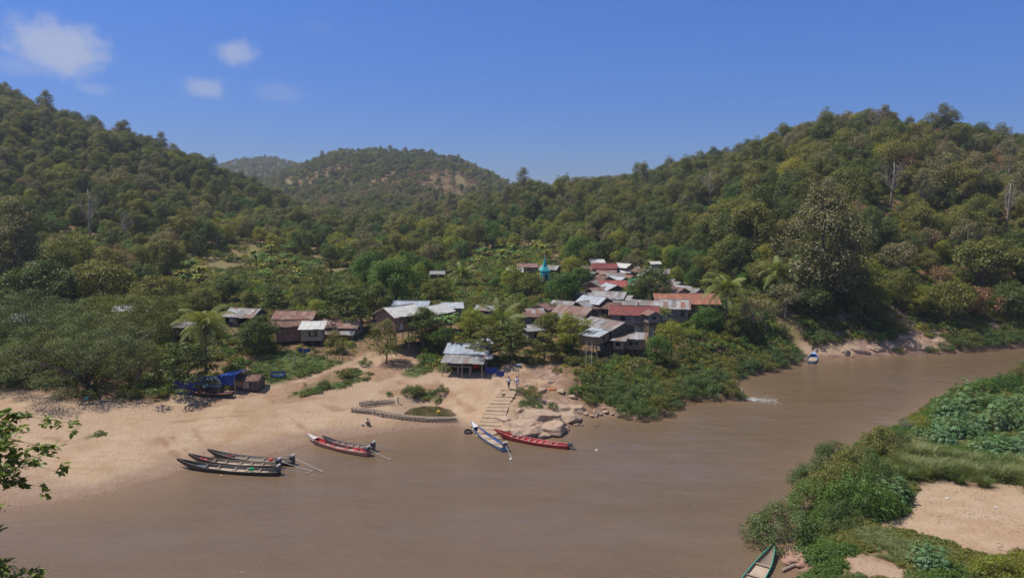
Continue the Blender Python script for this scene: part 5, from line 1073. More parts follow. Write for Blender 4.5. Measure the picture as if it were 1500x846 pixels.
for k, (a_, b_, s, m_) in enumerate([(1340, 690, 1.15, 0), (1355, 698, 1.25, 0), (1372, 692, 1.2, 0), (1330, 702, 1.0, 1), (1390, 700, 1.15, 1), (1408, 692, 1.1, 0), (1428, 700, 1.2, 0), (1446, 692, 1.15, 1), (1465, 702, 1.2, 0), (1484, 700, 1.1, 0), (1502, 708, 1.25, 0), (1345, 668, 1.1, 0), (1365, 672, 1.1, 0), (1395, 676, 1.1, 1), (1425, 682, 1.1, 0), (1460, 684, 1.1, 1), (1495, 686, 1.1, 0), (1325, 682, 1.0, 1), (1522, 702, 1.2, 0), (1512, 722, 1.0, 1), (1440, 712, .8, 1), (1405, 708, .7, 1)]):
    o = link(bpy.data.objects.new('grass_clump', GRS[m_])); o.location = hit(a_, b_); o.scale = (s,) * 3; o.rotation_euler = (0, 0, k * 1.9); tag(o, 'tall arching grass clump between the castor thicket and bare sand', 'grass clump', 'tall arching grass clumps between the castor thicket and bare sand')
# ground cover of the near bank, grass patches of the beach
cov = hold('cover_kinds', [(None, bush_mesh('creeper_0', 370, LM['grass'], .7, .32, 12, 34, .12, .6, .8, .2)), (None, bush_mesh('creeper_1', 371, LM['olive'], .7, .36, 12, 34, .12, .6, .8, .2)), (None, blade_mesh('short_grass', 372, LM['grass'], 70, .4, .6, .015, .3)), (None, blade_mesh('dry_grass', 373, LM['straw'], 50, .5, .6, .014, .3)), (None, bush_mesh('creeper_2', 374, LM['green'], .8, .6, 14, 34, .13, .5, .6, .25))])
n = 60000; y = rng.uniform(46, 122, n); x = y * rng.uniform(.33, .85, n); z = height(x, y); d, nb = shore(x, y); s1, g1, d1 = masks(x, y)
k = nb & (d > .5) & (s1 < .25 + .2 * rng.random(n)) & (y > 47); k &= rng.random(n) < np.clip(.35 + 3.2 * (fbm(x, y, 4, 3, 61) + .12), .1, 1)
x, y, z = x[k], y[k], z[k]; pk = fbm(x, y, 6, 3, 62); idx = np.where(pk > .09, 3, np.where(pk > .0, 1, np.where(pk > -.08, 0, 4))); idx = np.where(rng.random(len(x)) < .3, 2, idx)
X2 = [x]; Y2 = [y]; Z2 = [z]; I2 = [idx]; S2 = [rng.uniform(.6, 1.25, len(x))]
n = 26000; y = rng.uniform(80, 130, n); x = y * rng.uniform(-.72, .12, n); z = height(x, y); s1, g1, d1 = masks(x, y); d, nb = shore(x, y)
k = (g1 > .35) & ~nb & (rng.random(n) < np.clip(.42 + 3 * fbm(x, y, 2.5, 3, 67), .05, 1) * np.where(x / y < -.5, .35, 1)); X2.append(x[k]); Y2.append(y[k]); Z2.append(z[k]); I2.append(rng.choice(5, k.sum(), p=[.35, .2, .3, .1, .05])); S2.append(rng.uniform(.35, .85, k.sum()))
X2, Y2, Z2, I2, S2 = map(np.concatenate, (X2, Y2, Z2, I2, S2)); print('cover', len(X2))
scatter('ground_cover', np.stack([X2, Y2, Z2], 1), rng.uniform(0, 6.28, len(X2)), S2, I2, cov, 'low creepers and grass carpeting the banks')
# scraps, twigs and pebbles washed up on the beach
dm = plainmat('dark_debris', (.10, .07, .05), .9)
def bits(name, seed, n, r, st):
    q = MB(); rd = random.Random(seed)
    for _ in range(n):
        a_ = rd.uniform(0, 3.14); L_ = rd.uniform(.5, 1) * r * st; w_ = r * .35; c = Vector((rd.gauss(0, .35), rd.gauss(0, .35), .015)); u = Vector((math.cos(a_), math.sin(a_), 0)) * L_; v_ = Vector((-math.sin(a_), math.cos(a_), 0)) * w_; q.add([c - u, c + v_, c + u, c - v_, c + Vector((0, 0, w_ * .9))], [(0, 1, 4), (1, 2, 4), (2, 3, 4), (3, 0, 4)])
    return q.mesh(name, dm)
dcl = hold('debris_kinds', [(None, bits('bits_a', 1, 5, .07, 1.2)), (None, bits('bits_b', 2, 3, .05, 4)), (None, bits('bits_c', 3, 9, .05, 1.5))])
n = 9000; y = rng.uniform(50, 118, n); x = y * rng.uniform(-.75, .8, n); z = height(x, y); s1, g1, d1 = masks(x, y); d, nb = shore(x, y)
k = (s1 > .4) & (d > .6) & (rng.random(n) < np.where(x < 0, .3, 1) * np.clip(.05 + 2.5 * (fbm(x, y, 7, 3, 66) - .02) + .5 * np.exp(-((d - 1.6) / .5) ** 2), 0, 1)); x, y, z = x[k], y[k], z[k]
scatter('beach_debris', np.stack([x, y, z], 1), rng.uniform(0, 6.28, len(x)), rng.uniform(.5, 1.5, len(x)), rng.integers(0, 3, len(x)), dcl, 'twigs, leaves and pebbles washed up on the sand')
# small sprouts on the sand and slopes
for k, (a_, b_, s, lb) in enumerate([(600, 577, .75, 'bright leafy clump beside the pond post'), (612, 574, .6, 'leafy clump above the pond'), (648, 574, .6, 'small weedy clump on the cracked soil above the pond'), (570, 579, .35, 'tiny round tuft beside the bamboo raft'), (762, 575, .5, 'tuft of weeds beside the top of the stairs'), (780, 582, .9, 'leafy bush in the rocks right of the stairs'), (772, 596, .8, 'lower bush in the rocks right of the stairs'), (785, 598, .6, 'grassy tuft under the rock bushes'), (810, 598, .5, 'dry weeds on top of the big boulder'), (737, 583, .35, 'small tuft at the left side of the stairs'), (855, 560, .9, 'bush at the bottom of the bank under the poles'), (845, 575, .8, 'bush at the edge of the bare soil right of the rocks'), (475, 566, .6, 'low bush on the end of the green strip'), (505, 552, .7, 'bush on the green strip by the path'), (535, 535, .7, 'dark bush beneath the feathery young tree'), (620, 530, .8, 'weedy bush left of the open shelter')]):
    shrub(hit(a_, b_), (NBU[0], NBU[1], RB[0], NBU[2])[k % 4], s * .75, k, lb, name='small_bush', stem=False)
# ------------------------------------------------------------------ boats
M_BLK = plainmat('black_hull_paint', (.045, .043, .043), .55, .5, .5, 1.5); M_BRN = plainmat('brown_hull', (.16, .10, .075), .8); M_RED = plainmat('red_hull_paint', (.50, .045, .045), .45, .5,.45, 1.3); M_GRY = plainmat('grey_hull', (.20, .18, .165), .8)
M_BLU = plainmat('blue_hull_paint', (.035, .09, .30), .45, .5,.45, 1.3); M_LBL = plainmat('light_blue_paint', (.25, .42, .62), .5); M_GRN = plainmat('green_hull_paint', (.05, .46, .32), .5, .5, .2); M_PNK = plainmat('faded_pinkish_planks', (.42, .27, .23), .85); M_WHT = M_WHITE
M_FLR = wallmat('boat_boards', (.50, .39, .30), (.58, .46, .36), (.40, .30, .23), .16, False); M_FLR2 = wallmat('brown_boards', (.34, .25, .19), (.40, .30, .23), (.26, .19, .14), .2, False)
M_STEEL = plainmat('dull_steel', (.45, .45, .44), .4, .5); M_ENG = plainmat('engine_grey', (.10, .10, .11), .5, .5); M_SHADE = plainmat('orange_plastic', (.62, .03, .02), .4, .5, .1); M_GPL = plainmat('green_plastic', (.02, .55, .16), .4, .5, .1); M_TARP = plainmat('blue_tarp', (.012, .055, .30), .45, .4, .25, 1.2); M_TEAL = plainmat('teal_paint', (.05, .32, .32), .5, .4); M_RUB = plainmat('black_rubber', (.02, .02, .02), .8)
def boat(bow, stern, beam, hullm, trimm, floorm, label, nb_=4, tip=None, shaft=None, bz=1.15, sz=.45, engm=None, bench=None, inner=None, ztop=1.0):
    beam *= 1.18; B = onz(*bow, bz); S = onz(*stern, sz); v = B - S; L = math.hypot(v.x, v.y); yaw = math.atan2(v.y, v.x)
    o = empty('longtail_boat', (S.x, S.y, 0), yaw); tag(o, label, 'boat', None)
    ts = np.linspace(0, 1, 26); w = np.interp(ts, [0, .12, .4, .7, .88, 1], [.60, .82, 1, .82, .46, .05]) * beam / 2
    zg = np.interp(ts, [0, .2, .45, .7, .86, 1], [.50, .40, .38, .52, .78, 1.18]) * ztop; zk = np.interp(ts, [0, .5, .72, .88, 1], [-.10, -.12, -.06, .22, .95]) * ztop
    for A_ in (w, zg, zk): A_[1:-1] = (A_[:-2] + 2 * A_[1:-1] + A_[2:]) / 4
    prof = lambda i: [(-w[i], zg[i]), (-w[i] * .86, zk[i] * .6 + zg[i] * .4), (-w[i] * .5, zk[i]), (w[i] * .5, zk[i]), (w[i] * .86, zk[i] * .6 + zg[i] * .4), (w[i], zg[i])]
    th = .045; q = MB(); V = []; Fc = []; n = 6
    for i in range(26): V += [(ts[i] * L, y_, z_) for y_, z_ in prof(i)]
    for i in range(25):
        for j in range(5): a0 = i * n + j; Fc.append((a0, a0 + n, a0 + n + 1, a0 + 1))
    Fc.append(tuple(range(6))); q.add(V, Fc); q.build('hull', hullm, o, True)
    q = MB(); V = []; Fc = []
    for i in range(26):
        ww = max(w[i] - th, .01); fl = min(zk[i] + .10, zg[i] - .03); V += [(ts[i] * L if i else .05, y_, z_) for y_, z_ in [(-ww, zg[i]), (-ww * .86, fl * .6 + zg[i] * .4), (-ww * .5, fl), (ww * .5, fl), (ww * .86, fl * .6 + zg[i] * .4), (ww, zg[i])]]
    for i in range(25):
        for j in range(5): a0 = i * n + j; Fc.append((a0, a0 + 1, a0 + n + 1, a0 + n))
    Fc.append(tuple(range(6))[::-1]); q.add(V, Fc); q.build('inner_hull', inner or hullm, o, True)
    for s in (-1, 1):
        q = MB(); q.tube([(ts[i] * L, s * (w[i] - .02), zg[i] + .02) for i in range(26)], .035, 5); q.build('gunwale', trimm, o)
    i0, i1 = 3, 18; q = MB(); V = []; Fc = []; U = []
    for i in range(i0, i1 + 1):
        z_ = zk[i] * .45 + zg[i] * .55 - .02; V += [(ts[i] * L, -w[i] * .86, z_), (ts[i] * L, w[i] * .86, z_)]
    for i in range(i1 - i0): Fc.append((2 * i, 2 * i + 2, 2 * i + 3, 2 * i + 1)); x0, x1 = ts[i + i0] * L, ts[i + i0 + 1] * L; U.append([(x0, -.5), (x1, -.5), (x1, .5), (x0, .5)])
    q.add(V, Fc, U); q.build('floorboards', floorm, o)
    for k in range(nb_):
        i = int(3 + 17 * (k + .6) / nb_); q = MB(); q.box((ts[i] * L - .08, -w[i] + .03, zg[i] - .09), (ts[i] * L + .08, w[i] - .03, zg[i] - .05)); q.build('bench', bench or M_FLR2, o)
    if tip:
        q = MB(); V = []; Fc = []
        for i in (21, 22, 23, 24, 25): V += [(ts[i] * L, -w[i] - .006, zg[i] + .03), (ts[i] * L, w[i] + .006, zg[i] + .03), (ts[i] * L, -w[i] * .9 - .012, (zk[i] + zg[i]) / 2), (ts[i] * L, w[i] * .9 + .012, (zk[i] + zg[i]) / 2)]
        for i in range(4): a0 = i * 4; Fc += [(a0, a0 + 4, a0 + 5, a0 + 1), (a0, a0 + 2, a0 + 6, a0 + 4), (a0 + 1, a0 + 5, a0 + 7, a0 + 3)]
        q.add(V, Fc); q.build('bow_deck', tip, o)
    if shaft:
        q = MB(); q.box((-.12, -.20, zg[0] + .10), (.42, .20, zg[0] + .45)); q.box((.0, -.26, zg[0] + .42), (.30, .26, zg[0] + .62)); q.tube([(.2, 0, .1), (.2, 0, zg[0] + .15)], .07, 6); q.tube([(.45, 0, zg[0] + .4), (1.1, .1, zg[0] + .55)], .03, 5); e = q.build('engine', engm or M_ENG, o)
        q = MB(); q.tube([(.05, -.3, zg[0] + .62), (.05, .3, zg[0] + .62)], .12, 8); q.build('fuel_tank', M_WHT if engm is None else engm, e)
        T = onz(*shaft, .05); tv = T - Vector((S.x, S.y, 0)); c_, s_ = math.cos(-yaw), math.sin(-yaw); tl = Vector((tv.x * c_ - tv.y * s_, tv.x * s_ + tv.y * c_, .12))
        q = MB(); q.tube([(-.1, 0, zg[0] + .3), tuple(tl)], .032, 6); q.build('tail_shaft', M_STEEL, e)
        q = MB(); dv = (tl - Vector((0, 0, zg[0] + .3))).normalized(); sd_ = dv.cross(Vector((0, 0, 1))).normalized(); up_ = sd_.cross(dv)
        for a_ in (0, 2.09, 4.19): r_ = sd_ * math.cos(a_) + up_ * math.sin(a_); q.add([tl, tl + r_ * .16 + dv * .03, tl + r_ * .17 - dv * .05, tl - dv * .05], [(0, 1, 2, 3)])
        q.tube([tl - dv * .08, tl + dv * .08], .05, 6); q.build('propeller', M_STEEL, e)
    return o, L, yaw, S
bt = {}
bt[1] = boat((259, 671), (409, 690), 1.25, M_BLK, M_BLK, M_FLR, 'black longtail boat lying nearest in the trio on the sand, green can aboard', 5, None, (451, 693), inner=M_BLK)
bt[2] = boat((276, 664), (410, 680), 1.15, M_BRN, M_BLK, M_FLR, 'brown longtail boat in the middle of the beached trio, orange bags near its bow', 5, None, (457, 690), inner=M_FLR2)
bt[3] = boat((304, 657), (430, 675), 1.2, M_BLK, M_GRY, M_FLR2, 'dark grey longtail boat farthest in the beached trio, white fuel tank at stern', 4, None, (471, 690), inner=M_GRY)
bt[4] = boat((449, 634), (540, 662), 1.25, M_PNK, M_RED, M_PNK, 'red and pinkish longtail boat with white bow beside a grey canoe', 4, M_WHT, (571, 673), inner=M_RED, bench=M_RED)
bt[5] = boat((472, 637), (548, 655), 1.0, M_GRY, M_GRY, M_FLR, 'slim grey longtail boat tucked behind the red and white one', 5, None, (575, 659), inner=M_GRY)
bt[6] = boat((690, 616), (740, 656), 1.3, M_LBL, M_BLU, M_FLR, 'blue trimmed longtail boat with white bow at the foot of the stairs', 3, M_WHT, (749, 671), inner=M_BLU)
bt[7] = boat((724, 627), (833, 652), 1.15, M_RED, M_RED, M_RED, 'all red longtail boat moored against the big boulder', 9, None, None, inner=M_RED, bench=M_PNK)
bt[8] = boat((1134, 797), (1078, 880), 1.35, M_GRN, M_GRN, M_FLR, 'green rimmed wooden boat cut by the bottom edge, under the willowy bush', 3, None, None, inner=M_FLR, bz=.75, ztop=.75)
bt[9] = boat((1193, 514), (1188, 529), 1.6, M_LBL, M_LBL, M_FLR, 'small pale blue boat moored at the far eroded bank', 2, M_LBL, None, inner=M_BLU)
o, L_, yw, S_ = bt[7]
q = MB(); q.box((-.45, -.18, .35), (.1, .18, .75)); q.tube([(-.5, 0, .4), (-1.0, 0, .0)], .05, 6); q.build('engine', M_ENG, o)
def blob(name, mt_, loc, r, label, cat, seed=0, parent=None, sub=2, amp=.15, rz=0, angular=False):
    import bmesh
    bm = bmesh.new(); bmesh.ops.create_icosphere(bm, subdivisions=sub, radius=1); rd = random.Random(seed)
    off = [rd.uniform(-9, 9) for _ in range(3)]; ang = [(Vector((rd.gauss(0, 1), rd.gauss(0, 1), rd.gauss(0, .8))).normalized(), rd.uniform(.62, .92)) for _ in range(16)] + [(Vector((rd.uniform(-.2, .2), rd.uniform(-.3, .1), 1)).normalized(), .55)] if angular else []
    from mathutils import noise as mn
    for v_ in bm.verts:
        if ang:
            dv_ = v_.co.normalized(); m_ = min((dd_ / max(1e-3, dv_.dot(nn_)) for nn_, dd_ in ang if dv_.dot(nn_) > 0), default=1); v_.co = dv_ * (min(m_, 1.0) * .95 + .05)
        k_ = 1 + amp * mn.noise(v_.co * 1.4 + Vector(off)) * 2 + amp * .5 * mn.noise(v_.co * 3.7 + Vector(off)); v_.co = Vector((v_.co.x * r[0] * k_, v_.co.y * r[1] * k_, v_.co.z * r[2] * k_))
    me = bpy.data.meshes.new(name); bm.to_mesh(me); bm.free(); me.materials.append(mt_); o = link(bpy.data.objects.new(name, me), parent); o.location = loc; o.rotation_euler = (0, 0, rz)
    if (sub > 2 or amp < .12) and not angular: me.polygons.foreach_set('use_smooth', [True] * len(me.polygons))
    if label: tag(o, label, cat)
    return o
def inboat(k, t, side_=0, z=.25):
    o, L, yaw, S = bt[k]; return Vector((S.x + math.cos(yaw) * L * t - math.sin(yaw) * side_, S.y + math.sin(yaw) * L * t + math.cos(yaw) * side_, z))
for i, t_ in enumerate((.86, .81)): blob('orange_bag', M_SHADE, inboat(2, t_, 0, .60 - .1 * i), (.26, .2, .2), ('orange-red bag foremost in the brown beached boat', 'orange-red bag second from the bow of the brown boat')[i], 'bag', i)
blob('orange_bag', M_SHADE, inboat(3, .26, 0, .42), (.3, .22, .2), 'orange-red bag near the stern of the dark grey beached boat', 'bag', 5)
MAR = plainmat('maroon_cloth', (.18, .03, .04), .9); blob('maroon_cloth', MAR, inboat(3, .74, 0, .50), (.4, .3, .16), 'maroon cloth heap toward the bow of the dark grey boat', 'cloth', 6)
q = MB(); q.box((-.17, -.14, 0), (.17, .14, .32)); q.box((-.1, -.03, .32), (.1, .03, .40)); o = q.build('green_can', M_GPL); o.location = inboat(1, .27, -.1, .28); tag(o, 'bright green fuel can standing in the black beached boat', 'fuel can')
BGY = plainmat('bluish_sheet', (.10, .12, .20), .8); blob('folded_sheet', BGY, inboat(1, .76, 0, .42), (.8, .33, .12), 'bluish grey folded sheet near the bow of the black boat', 'sheet', 7)
for (a_, b_, lb) in ((748, 672, 'little white float at the propeller of the blue trimmed boat'), (874, 659, 'small pale float on the open water right of the red boat')):
    p = onz(a_, b_, .03); blob('float', M_WHT, p, (.16, .16, .14), lb, 'float', 3)
# ------------------------------------------------------------------ rocks
m_rock, t = mat('river_rock'); ob = t.n('ShaderNodeNewGeometry').outputs['Position']; n_ = t.noise(ob, .9, 7, .65); n2_ = t.noise(ob, 4, 6, .7)
vor = t.n('ShaderNodeTexVoronoi', feature='DISTANCE_TO_EDGE'); vor.inputs['Scale'].default_value = .38; t.set(vor.inputs['Vector'], t.vm('ADD', ob, t.vm('MULTIPLY', t.noise(ob, .8, 3, .5, out=1), (1.6, 1.6, 1.6)))); crk = t.m('LESS_THAN', vor.outputs[0], .018)
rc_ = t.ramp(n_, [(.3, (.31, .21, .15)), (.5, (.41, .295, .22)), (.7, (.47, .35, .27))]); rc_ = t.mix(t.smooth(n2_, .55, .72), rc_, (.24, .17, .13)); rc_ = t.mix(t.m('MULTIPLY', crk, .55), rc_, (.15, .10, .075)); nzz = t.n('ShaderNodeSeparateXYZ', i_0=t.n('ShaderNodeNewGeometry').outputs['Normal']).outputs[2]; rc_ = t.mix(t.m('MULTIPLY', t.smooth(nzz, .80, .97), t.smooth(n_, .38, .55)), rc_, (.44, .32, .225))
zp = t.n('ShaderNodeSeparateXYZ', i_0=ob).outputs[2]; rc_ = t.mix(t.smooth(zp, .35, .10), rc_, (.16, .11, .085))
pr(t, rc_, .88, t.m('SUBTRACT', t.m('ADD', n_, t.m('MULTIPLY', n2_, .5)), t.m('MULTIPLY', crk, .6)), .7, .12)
for k, (a_, b_, rx, ry, rz_h, z0, lb) in enumerate([(748, 634, 1.7, 1.2, .9, -.1, 'low rock between the steps and the red boat'), (796, 640, 1.6, 1.0, .9, -.1, 'wedge of rock dipping into the water behind the red boat'), (823, 632, 1.4, 1.0, .9, -.1, 'rock at the river tip of the outcrop'), (742, 615, 1.3, 1.0, .8, .5, 'small slab next to the middle steps'), (815, 600, 1.8, 1.5, 1.0, .5, 'sloping slab on the river side above the boulders'), (778, 633, 2.7, 1.8, 1.25, -.1, 'large smooth boulder directly behind the red boat'), (808, 628, 2.6, 2.2, 1.35, -.1, 'large boulder with a rounded tip jutting into the river'), (830, 612, 2.2, 1.9, 1.3, 0, 'boulder rising behind the rounded tip'), (758, 625, 2.1, 1.9, 1.15, 0, 'sandy boulder beside the lowest steps'), (790, 612, 2.9, 2.2, 1.45, .2, 'broad boulder capped with sand in the middle of the outcrop'), (845, 600, 1.5, 1.4, .9, .3, 'small boulder at the river end of the outcrop'), (768, 600, 1.3, 1.2, .9, 1.2, 'grey rock beside the middle of the stairs'), (766, 588, 1.1, 1.0, .9, 1.6, 'dark rock below the leafy bush near the stairs'), (792, 572, 1.2, 1.0, .9, 2.2, 'purplish rock right of the stair top'), (775, 565, 1.2, 1.0, .9, 2.6, 'purplish rock at the head of the stairs'), (800, 588, 1.2, 1.0, .7, 1.6, 'flat purplish rock above the broad boulder'), (808, 560, 1.0, .9, .7, 2.6, 'small rock under the shaded clearing'), (838, 580, 1.0, .8, .6, 1.6, 'pinkish slab on the bare soil slope'), (822, 572, .9, .7, .6, 2, 'rock beside the orange scrap on the slope')]):
    p = hit(a_, b_); gr_z = p.z; o = blob('boulder', m_rock, (p.x, p.y + (ry * .4 if k < 11 else 0), max(gr_z - rz_h * (.15 if k < 11 else .1), -.3)), (rx * (1.15 if k < 11 else .8), ry * 1.1, rz_h * (1.1 if k < 11 else .8)), lb, 'rock', k + 20, None, 5 if k < 11 else 4, .09, k * .7, True)
for k, (a_, b_, r) in enumerate([(845, 623, .5), (852, 625, .35), (866, 609, .35), (878, 606, .45), (888, 603, .5), (897, 606, .3), (905, 611, .3), (918, 616, .25), (930, 618, .35), (905, 600, .4), (884, 598, .35), (871, 602, .3), (858, 606, .4), (873, 628, .28), (898, 620, .2), (1104, 549, .65), (1076, 560, .4), (1000, 592, .35), (990, 597, .3), (975, 609, .3), (1020, 588, .3), (1060, 587, .35), (1320, 519, .5), (1338, 519, .5), (1290, 521, .4), (1250, 523, .35), (1378, 518, .5), (700, 628, .45), (692, 624, .35), (725, 636, .5), (732, 634, .4), (740, 640, .4), (726, 642, .3)]):
    p = hit(a_, b_); o = blob('stone', m_rock, (p.x, p.y, max(0, p.z) + r * .1), (r * 1.2, r, r * .6), None, None, k + 60, None, 3, .15, k, True)
    lb = 'loose stone in the shallows between the red boat and riverside bushes' if 840 < a_ < 1000 else 'stone at the foot of the stairs by the blue trimmed boat' if a_ < 800 else 'grey stone on the waterline of the far bank'
    tag(o, lb, 'stone', lb.replace('stone', 'stones', 1))
for k, (a_, b_, rx, rz_h, lb) in enumerate([(1262, 512, 2.6, 1.6, 'slanting pinkish rock on the far bank nearest to the pale blue boat'), (1285, 510, 2.2, 1.5, 'slanting rock ledge below the dark bush of the far bank'), (1308, 507, 2.8, 2.0, 'big slanting rock face in the middle of the far bank'), (1335, 504, 2.4, 2.0, 'steep rock slab behind the small waterside bush of the far bank'), (1355, 508, 2.2, 1.5, 'rock slab at the end of the bare far bank'), (1322, 492, 2.2, 1.4, 'upper rock slab of the far bank'), (1240, 515, 1.8, 1.0, 'low rock beside the sandy cove of the far bank'), (1372, 500, 2.2, 1.4, 'rock half hidden by the far waterside bushes')]):
    p = hit(a_, b_); o = blob('boulder', m_rock, (p.x, p.y + .5, p.z - rz_h * .45), (rx, rx * .7, rz_h), lb, 'rock', 200 + k, None, 4, .12, .5, True); o.rotation_euler = (0, .45, .4 + .1 * k)
# ------------------------------------------------------------------ stairs
st_m = plainmat('sandy_concrete', (.45, .325, .225), .9, .2, .2, 1.5)
so_ = empty('stairway', hit(735, 605)); tag(so_, 'long flight of sandy concrete steps climbing from the boats to the clearing', 'stairway'); NS = 14
B0 = onz(722, 640, .12); B1 = hit(750, 571); B1.z = max(B1.z, 2.6)
for k in range(NS):
    f = k / (NS - 1); bend = math.sin(f * math.pi) * -.35; c = B0.lerp(B1, f); c.x += bend * 1.6; w_ = 2.3 - .75 * f; d_ = (B1.y - B0.y) / (NS - 1)
    q = MB(); ang = (1 - f) * -.25 + .03 * math.sin(k * 5); M_ = Matrix.Translation(Vector((c.x, c.y, c.z)) - so_.location) @ Matrix.Rotation(ang, 4, 'Z') @ Matrix.Rotation(math.atan2(B1.z - B0.z, B1.y - B0.y) * .7, 4, 'X'); q.box((-w_, -d_ * .1, -1.4), (w_ * .55, d_ * 1.15, -.02 + .02 * (k % 2)), M_); q.build('step', st_m, so_)
# ------------------------------------------------------------------ open shelter, hut, shrine and other village things
sh, zb, st = house(688, 504, 108, 6.3, 4.4, -10, 'blue', 'greywood', 'open-sided shelter with shiny bluish roof and long grey lean-to beside the clearing', cat='shelter', name='open_shelter', he=2.3, hr=.9, openf=2, porch=(3.0, 'grey', None, .02), ovh=.4)
q = MB(); q.box((-2.8, -4.6, .5), (1.2, -3.7, .58)); 
for x_ in (-2.7, -.8, 1.1): q.box((x_ - .05, -4.6, -.6), (x_ + .05, -4.5, .5)); q.box((x_ - .05, -3.8, -.6), (x_ + .05, -3.7, .5))
q.build('bench', M_BEAM, sh)
q = MB(); roof_slab(q, (1.6, -2.0, 2.0), (4.2, -1.8, 2.0), (4.3, -3.6, 1.6), (1.5, -3.8, 1.6)); q.build('side_awning', RM['silver'], sh)
REDC = plainmat('red_cloth', (.5, .02, .02), .9)
def cloth(name, p, wd_, hg, yaw, mt_, label, cat='cloth', seed=0, amp=.08):
    q = MB(); rd = random.Random(seed); V = []; Fc = []; nx, nz = 10, 6
    for j in range(nz + 1):
        for i in range(nx + 1): V.append(((i / nx - .5) * wd_, amp * math.sin(i * 1.9 + seed) * (1 - j / nz * .5) + rd.uniform(-.02, .02), -hg * (1 - j / nz) + .06 * math.sin(i * .9)))
    nv = len(V); V += [(x_, y_ + .015, z_) for x_, y_, z_ in V]
    for j in range(nz):
        for i in range(nx): a0 = j * (nx + 1) + i; Fc += [(a0, a0 + 1, a0 + nx + 2, a0 + nx + 1), (nv + a0, nv + a0 + nx + 1, nv + a0 + nx + 2, nv + a0 + 1)]
    q.add(V, Fc); o = q.build(name, mt_, smooth=True); o.location = p; o.rotation_euler = (0, 0, yaw); tag(o, label, cat); return o
p = hit(697, 546); cloth('red_cloth', p + Vector((0, 0, 1.9)), .8, 1.2, .1, REDC, 'red cloth hanging in the side of the open shelter')
p = hit(804, 513); cloth('red_cloth', p + Vector((0, 0, 1.8)), .7, 1.0, .1, REDC, 'red cloth hanging in the shade behind the forked pale trunks', seed=2)
p = hit(720, 548); cloth('blue_tarp', p + Vector((0, 0, 1.1)), 1.7, 1.0, .1, M_TARP, 'blue tarp hung in the shade right of the shelter', 'tarp', 3)
p = hit(733, 552); cloth('blue_tarp', p + Vector((0, 0, .9)), 1.2, .8, -.1, M_TARP, 'blue tarp heap beside the trunk at the stairs', 'tarp', 4)
p = hit(446, 519); cloth('blue_laundry', p + Vector((0, 0, 1.0)), 2.0, .7, 0, plainmat('blue_washing', (.10, .15, .34), .9, .1, .8, 4), 'blue and white laundry under the woven bamboo room', 'laundry', 5)
house(364, 549, fitY(364, 549, 1.85, 100), 3.7, 2.3, -4, 'brown', 'dark', 'little black-walled hut with brown roof beside the blue tarp shelter on the beach', cat='hut', name='beach_hut', he=1.15, hr=.55, ovh=.15, prot=False)
house(1233, 458, 147, 1.5, 1.5, 4, 'white', 'pale', 'small white walled outhouse under the massive dark tree', cat='outhouse', name='outhouse', he=1.9, hr=.2, shed=True, prot=False)
# beached boat with tarps under the tiered tree
bt[10] = boat((277, 572), (341, 571), 1.1, M_BLK, M_RED, M_FLR2, 'dark boat with reddish rim pulled up under the blue tarps', 2, None, None, ztop=.8)
g_ = hit(310, 580); bt[10][0].location = (bt[10][3].x * g_.y / bt[10][3].y, g_.y, g_.z + .15); bt[10][0].location.x = at(341, 571, g_.y).x; bt[10][0].rotation_euler[2] = math.pi; bt[10][0].scale = (6.3 / bt[10][1],) * 3
m_pt, t = mat('patterned_tarp'); uvv = t.n('ShaderNodeTexCoord').outputs['Object']; sx = t.n('ShaderNodeSeparateXYZ', i_0=uvv); zz = t.m('PINGPONG', sx.outputs[0], .45); f_ = t.m('GREATER_THAN', t.m('FRACT', t.m('MULTIPLY', t.m('ADD', sx.outputs[2], zz), 3.2)), .5); pr(t, t.mix(f_, (.012, .03, .12), (.30, .42, .46)), .6)
def sheet(name, pts, mt_, label, cat='tarp'):
    a, b, c, d = map(Vector, pts); q = MB(); V = []; Fc = []; n = 8
    for j in range(n + 1):
        for i in range(n + 1):
            p = a.lerp(b, i / n).lerp(d.lerp(c, i / n), j / n); p.z += .07 * math.sin(i * 2.1 + j) + .05 * math.sin(j * 3.3 + i * i) - .25 * math.sin(math.pi * i / n) * math.sin(math.pi * j / n) * .6; p.y += .12 * math.sin(i * 1.9 + j * .7); V.append(p)
    nv = len(V); V += [p + Vector((0, .012, -.012)) for p in V]
    for j in range(n):
        for i in range(n): a0 = j * (n + 1) + i; Fc += [(a0, a0 + 1, a0 + n + 2, a0 + n + 1), (nv + a0, nv + a0 + n + 1, nv + a0 + n + 2, nv + a0 + 1)]
    org = V[0].copy(); q.add([v_ - org for v_ in V], Fc); o = q.build(name, mt_, smooth=True, loc=org); tag(o, label, cat); return o
G = hit(270, 578); gy = G.y
P3 = lambda px, py, dy=0: at(px, py, gy + dy)
sheet('blue_tarp', (P3(256, 580), P3(290, 577, .3), P3(290, 553, .3), P3(256, 556)), M_TARP, 'blue tarp hung as a wall at the bow of the covered boat')
sheet('patterned_tarp', (P3(290, 567, .6), P3(325, 567, .6), P3(322, 550, 1.6), P3(293, 550, 1.6)), m_pt, 'dark blue tarp with white zigzag stripes over the beached boat')
sheet('blue_tarp', (P3(320, 563, 1.2), P3(344, 564, 1.2), P3(346, 547, 1.4), P3(318, 551, 1.4)), M_TARP, 'blue tarp hanging at the stern of the covered boat beside the hut')
sheet('blue_tarp', (P3(318, 551, 1.2), P3(345, 548, 1.2), P3(362, 540, 4), P3(335, 544, 4)), M_TARP, 'blue tarp roof stretched between the boat and the hut')
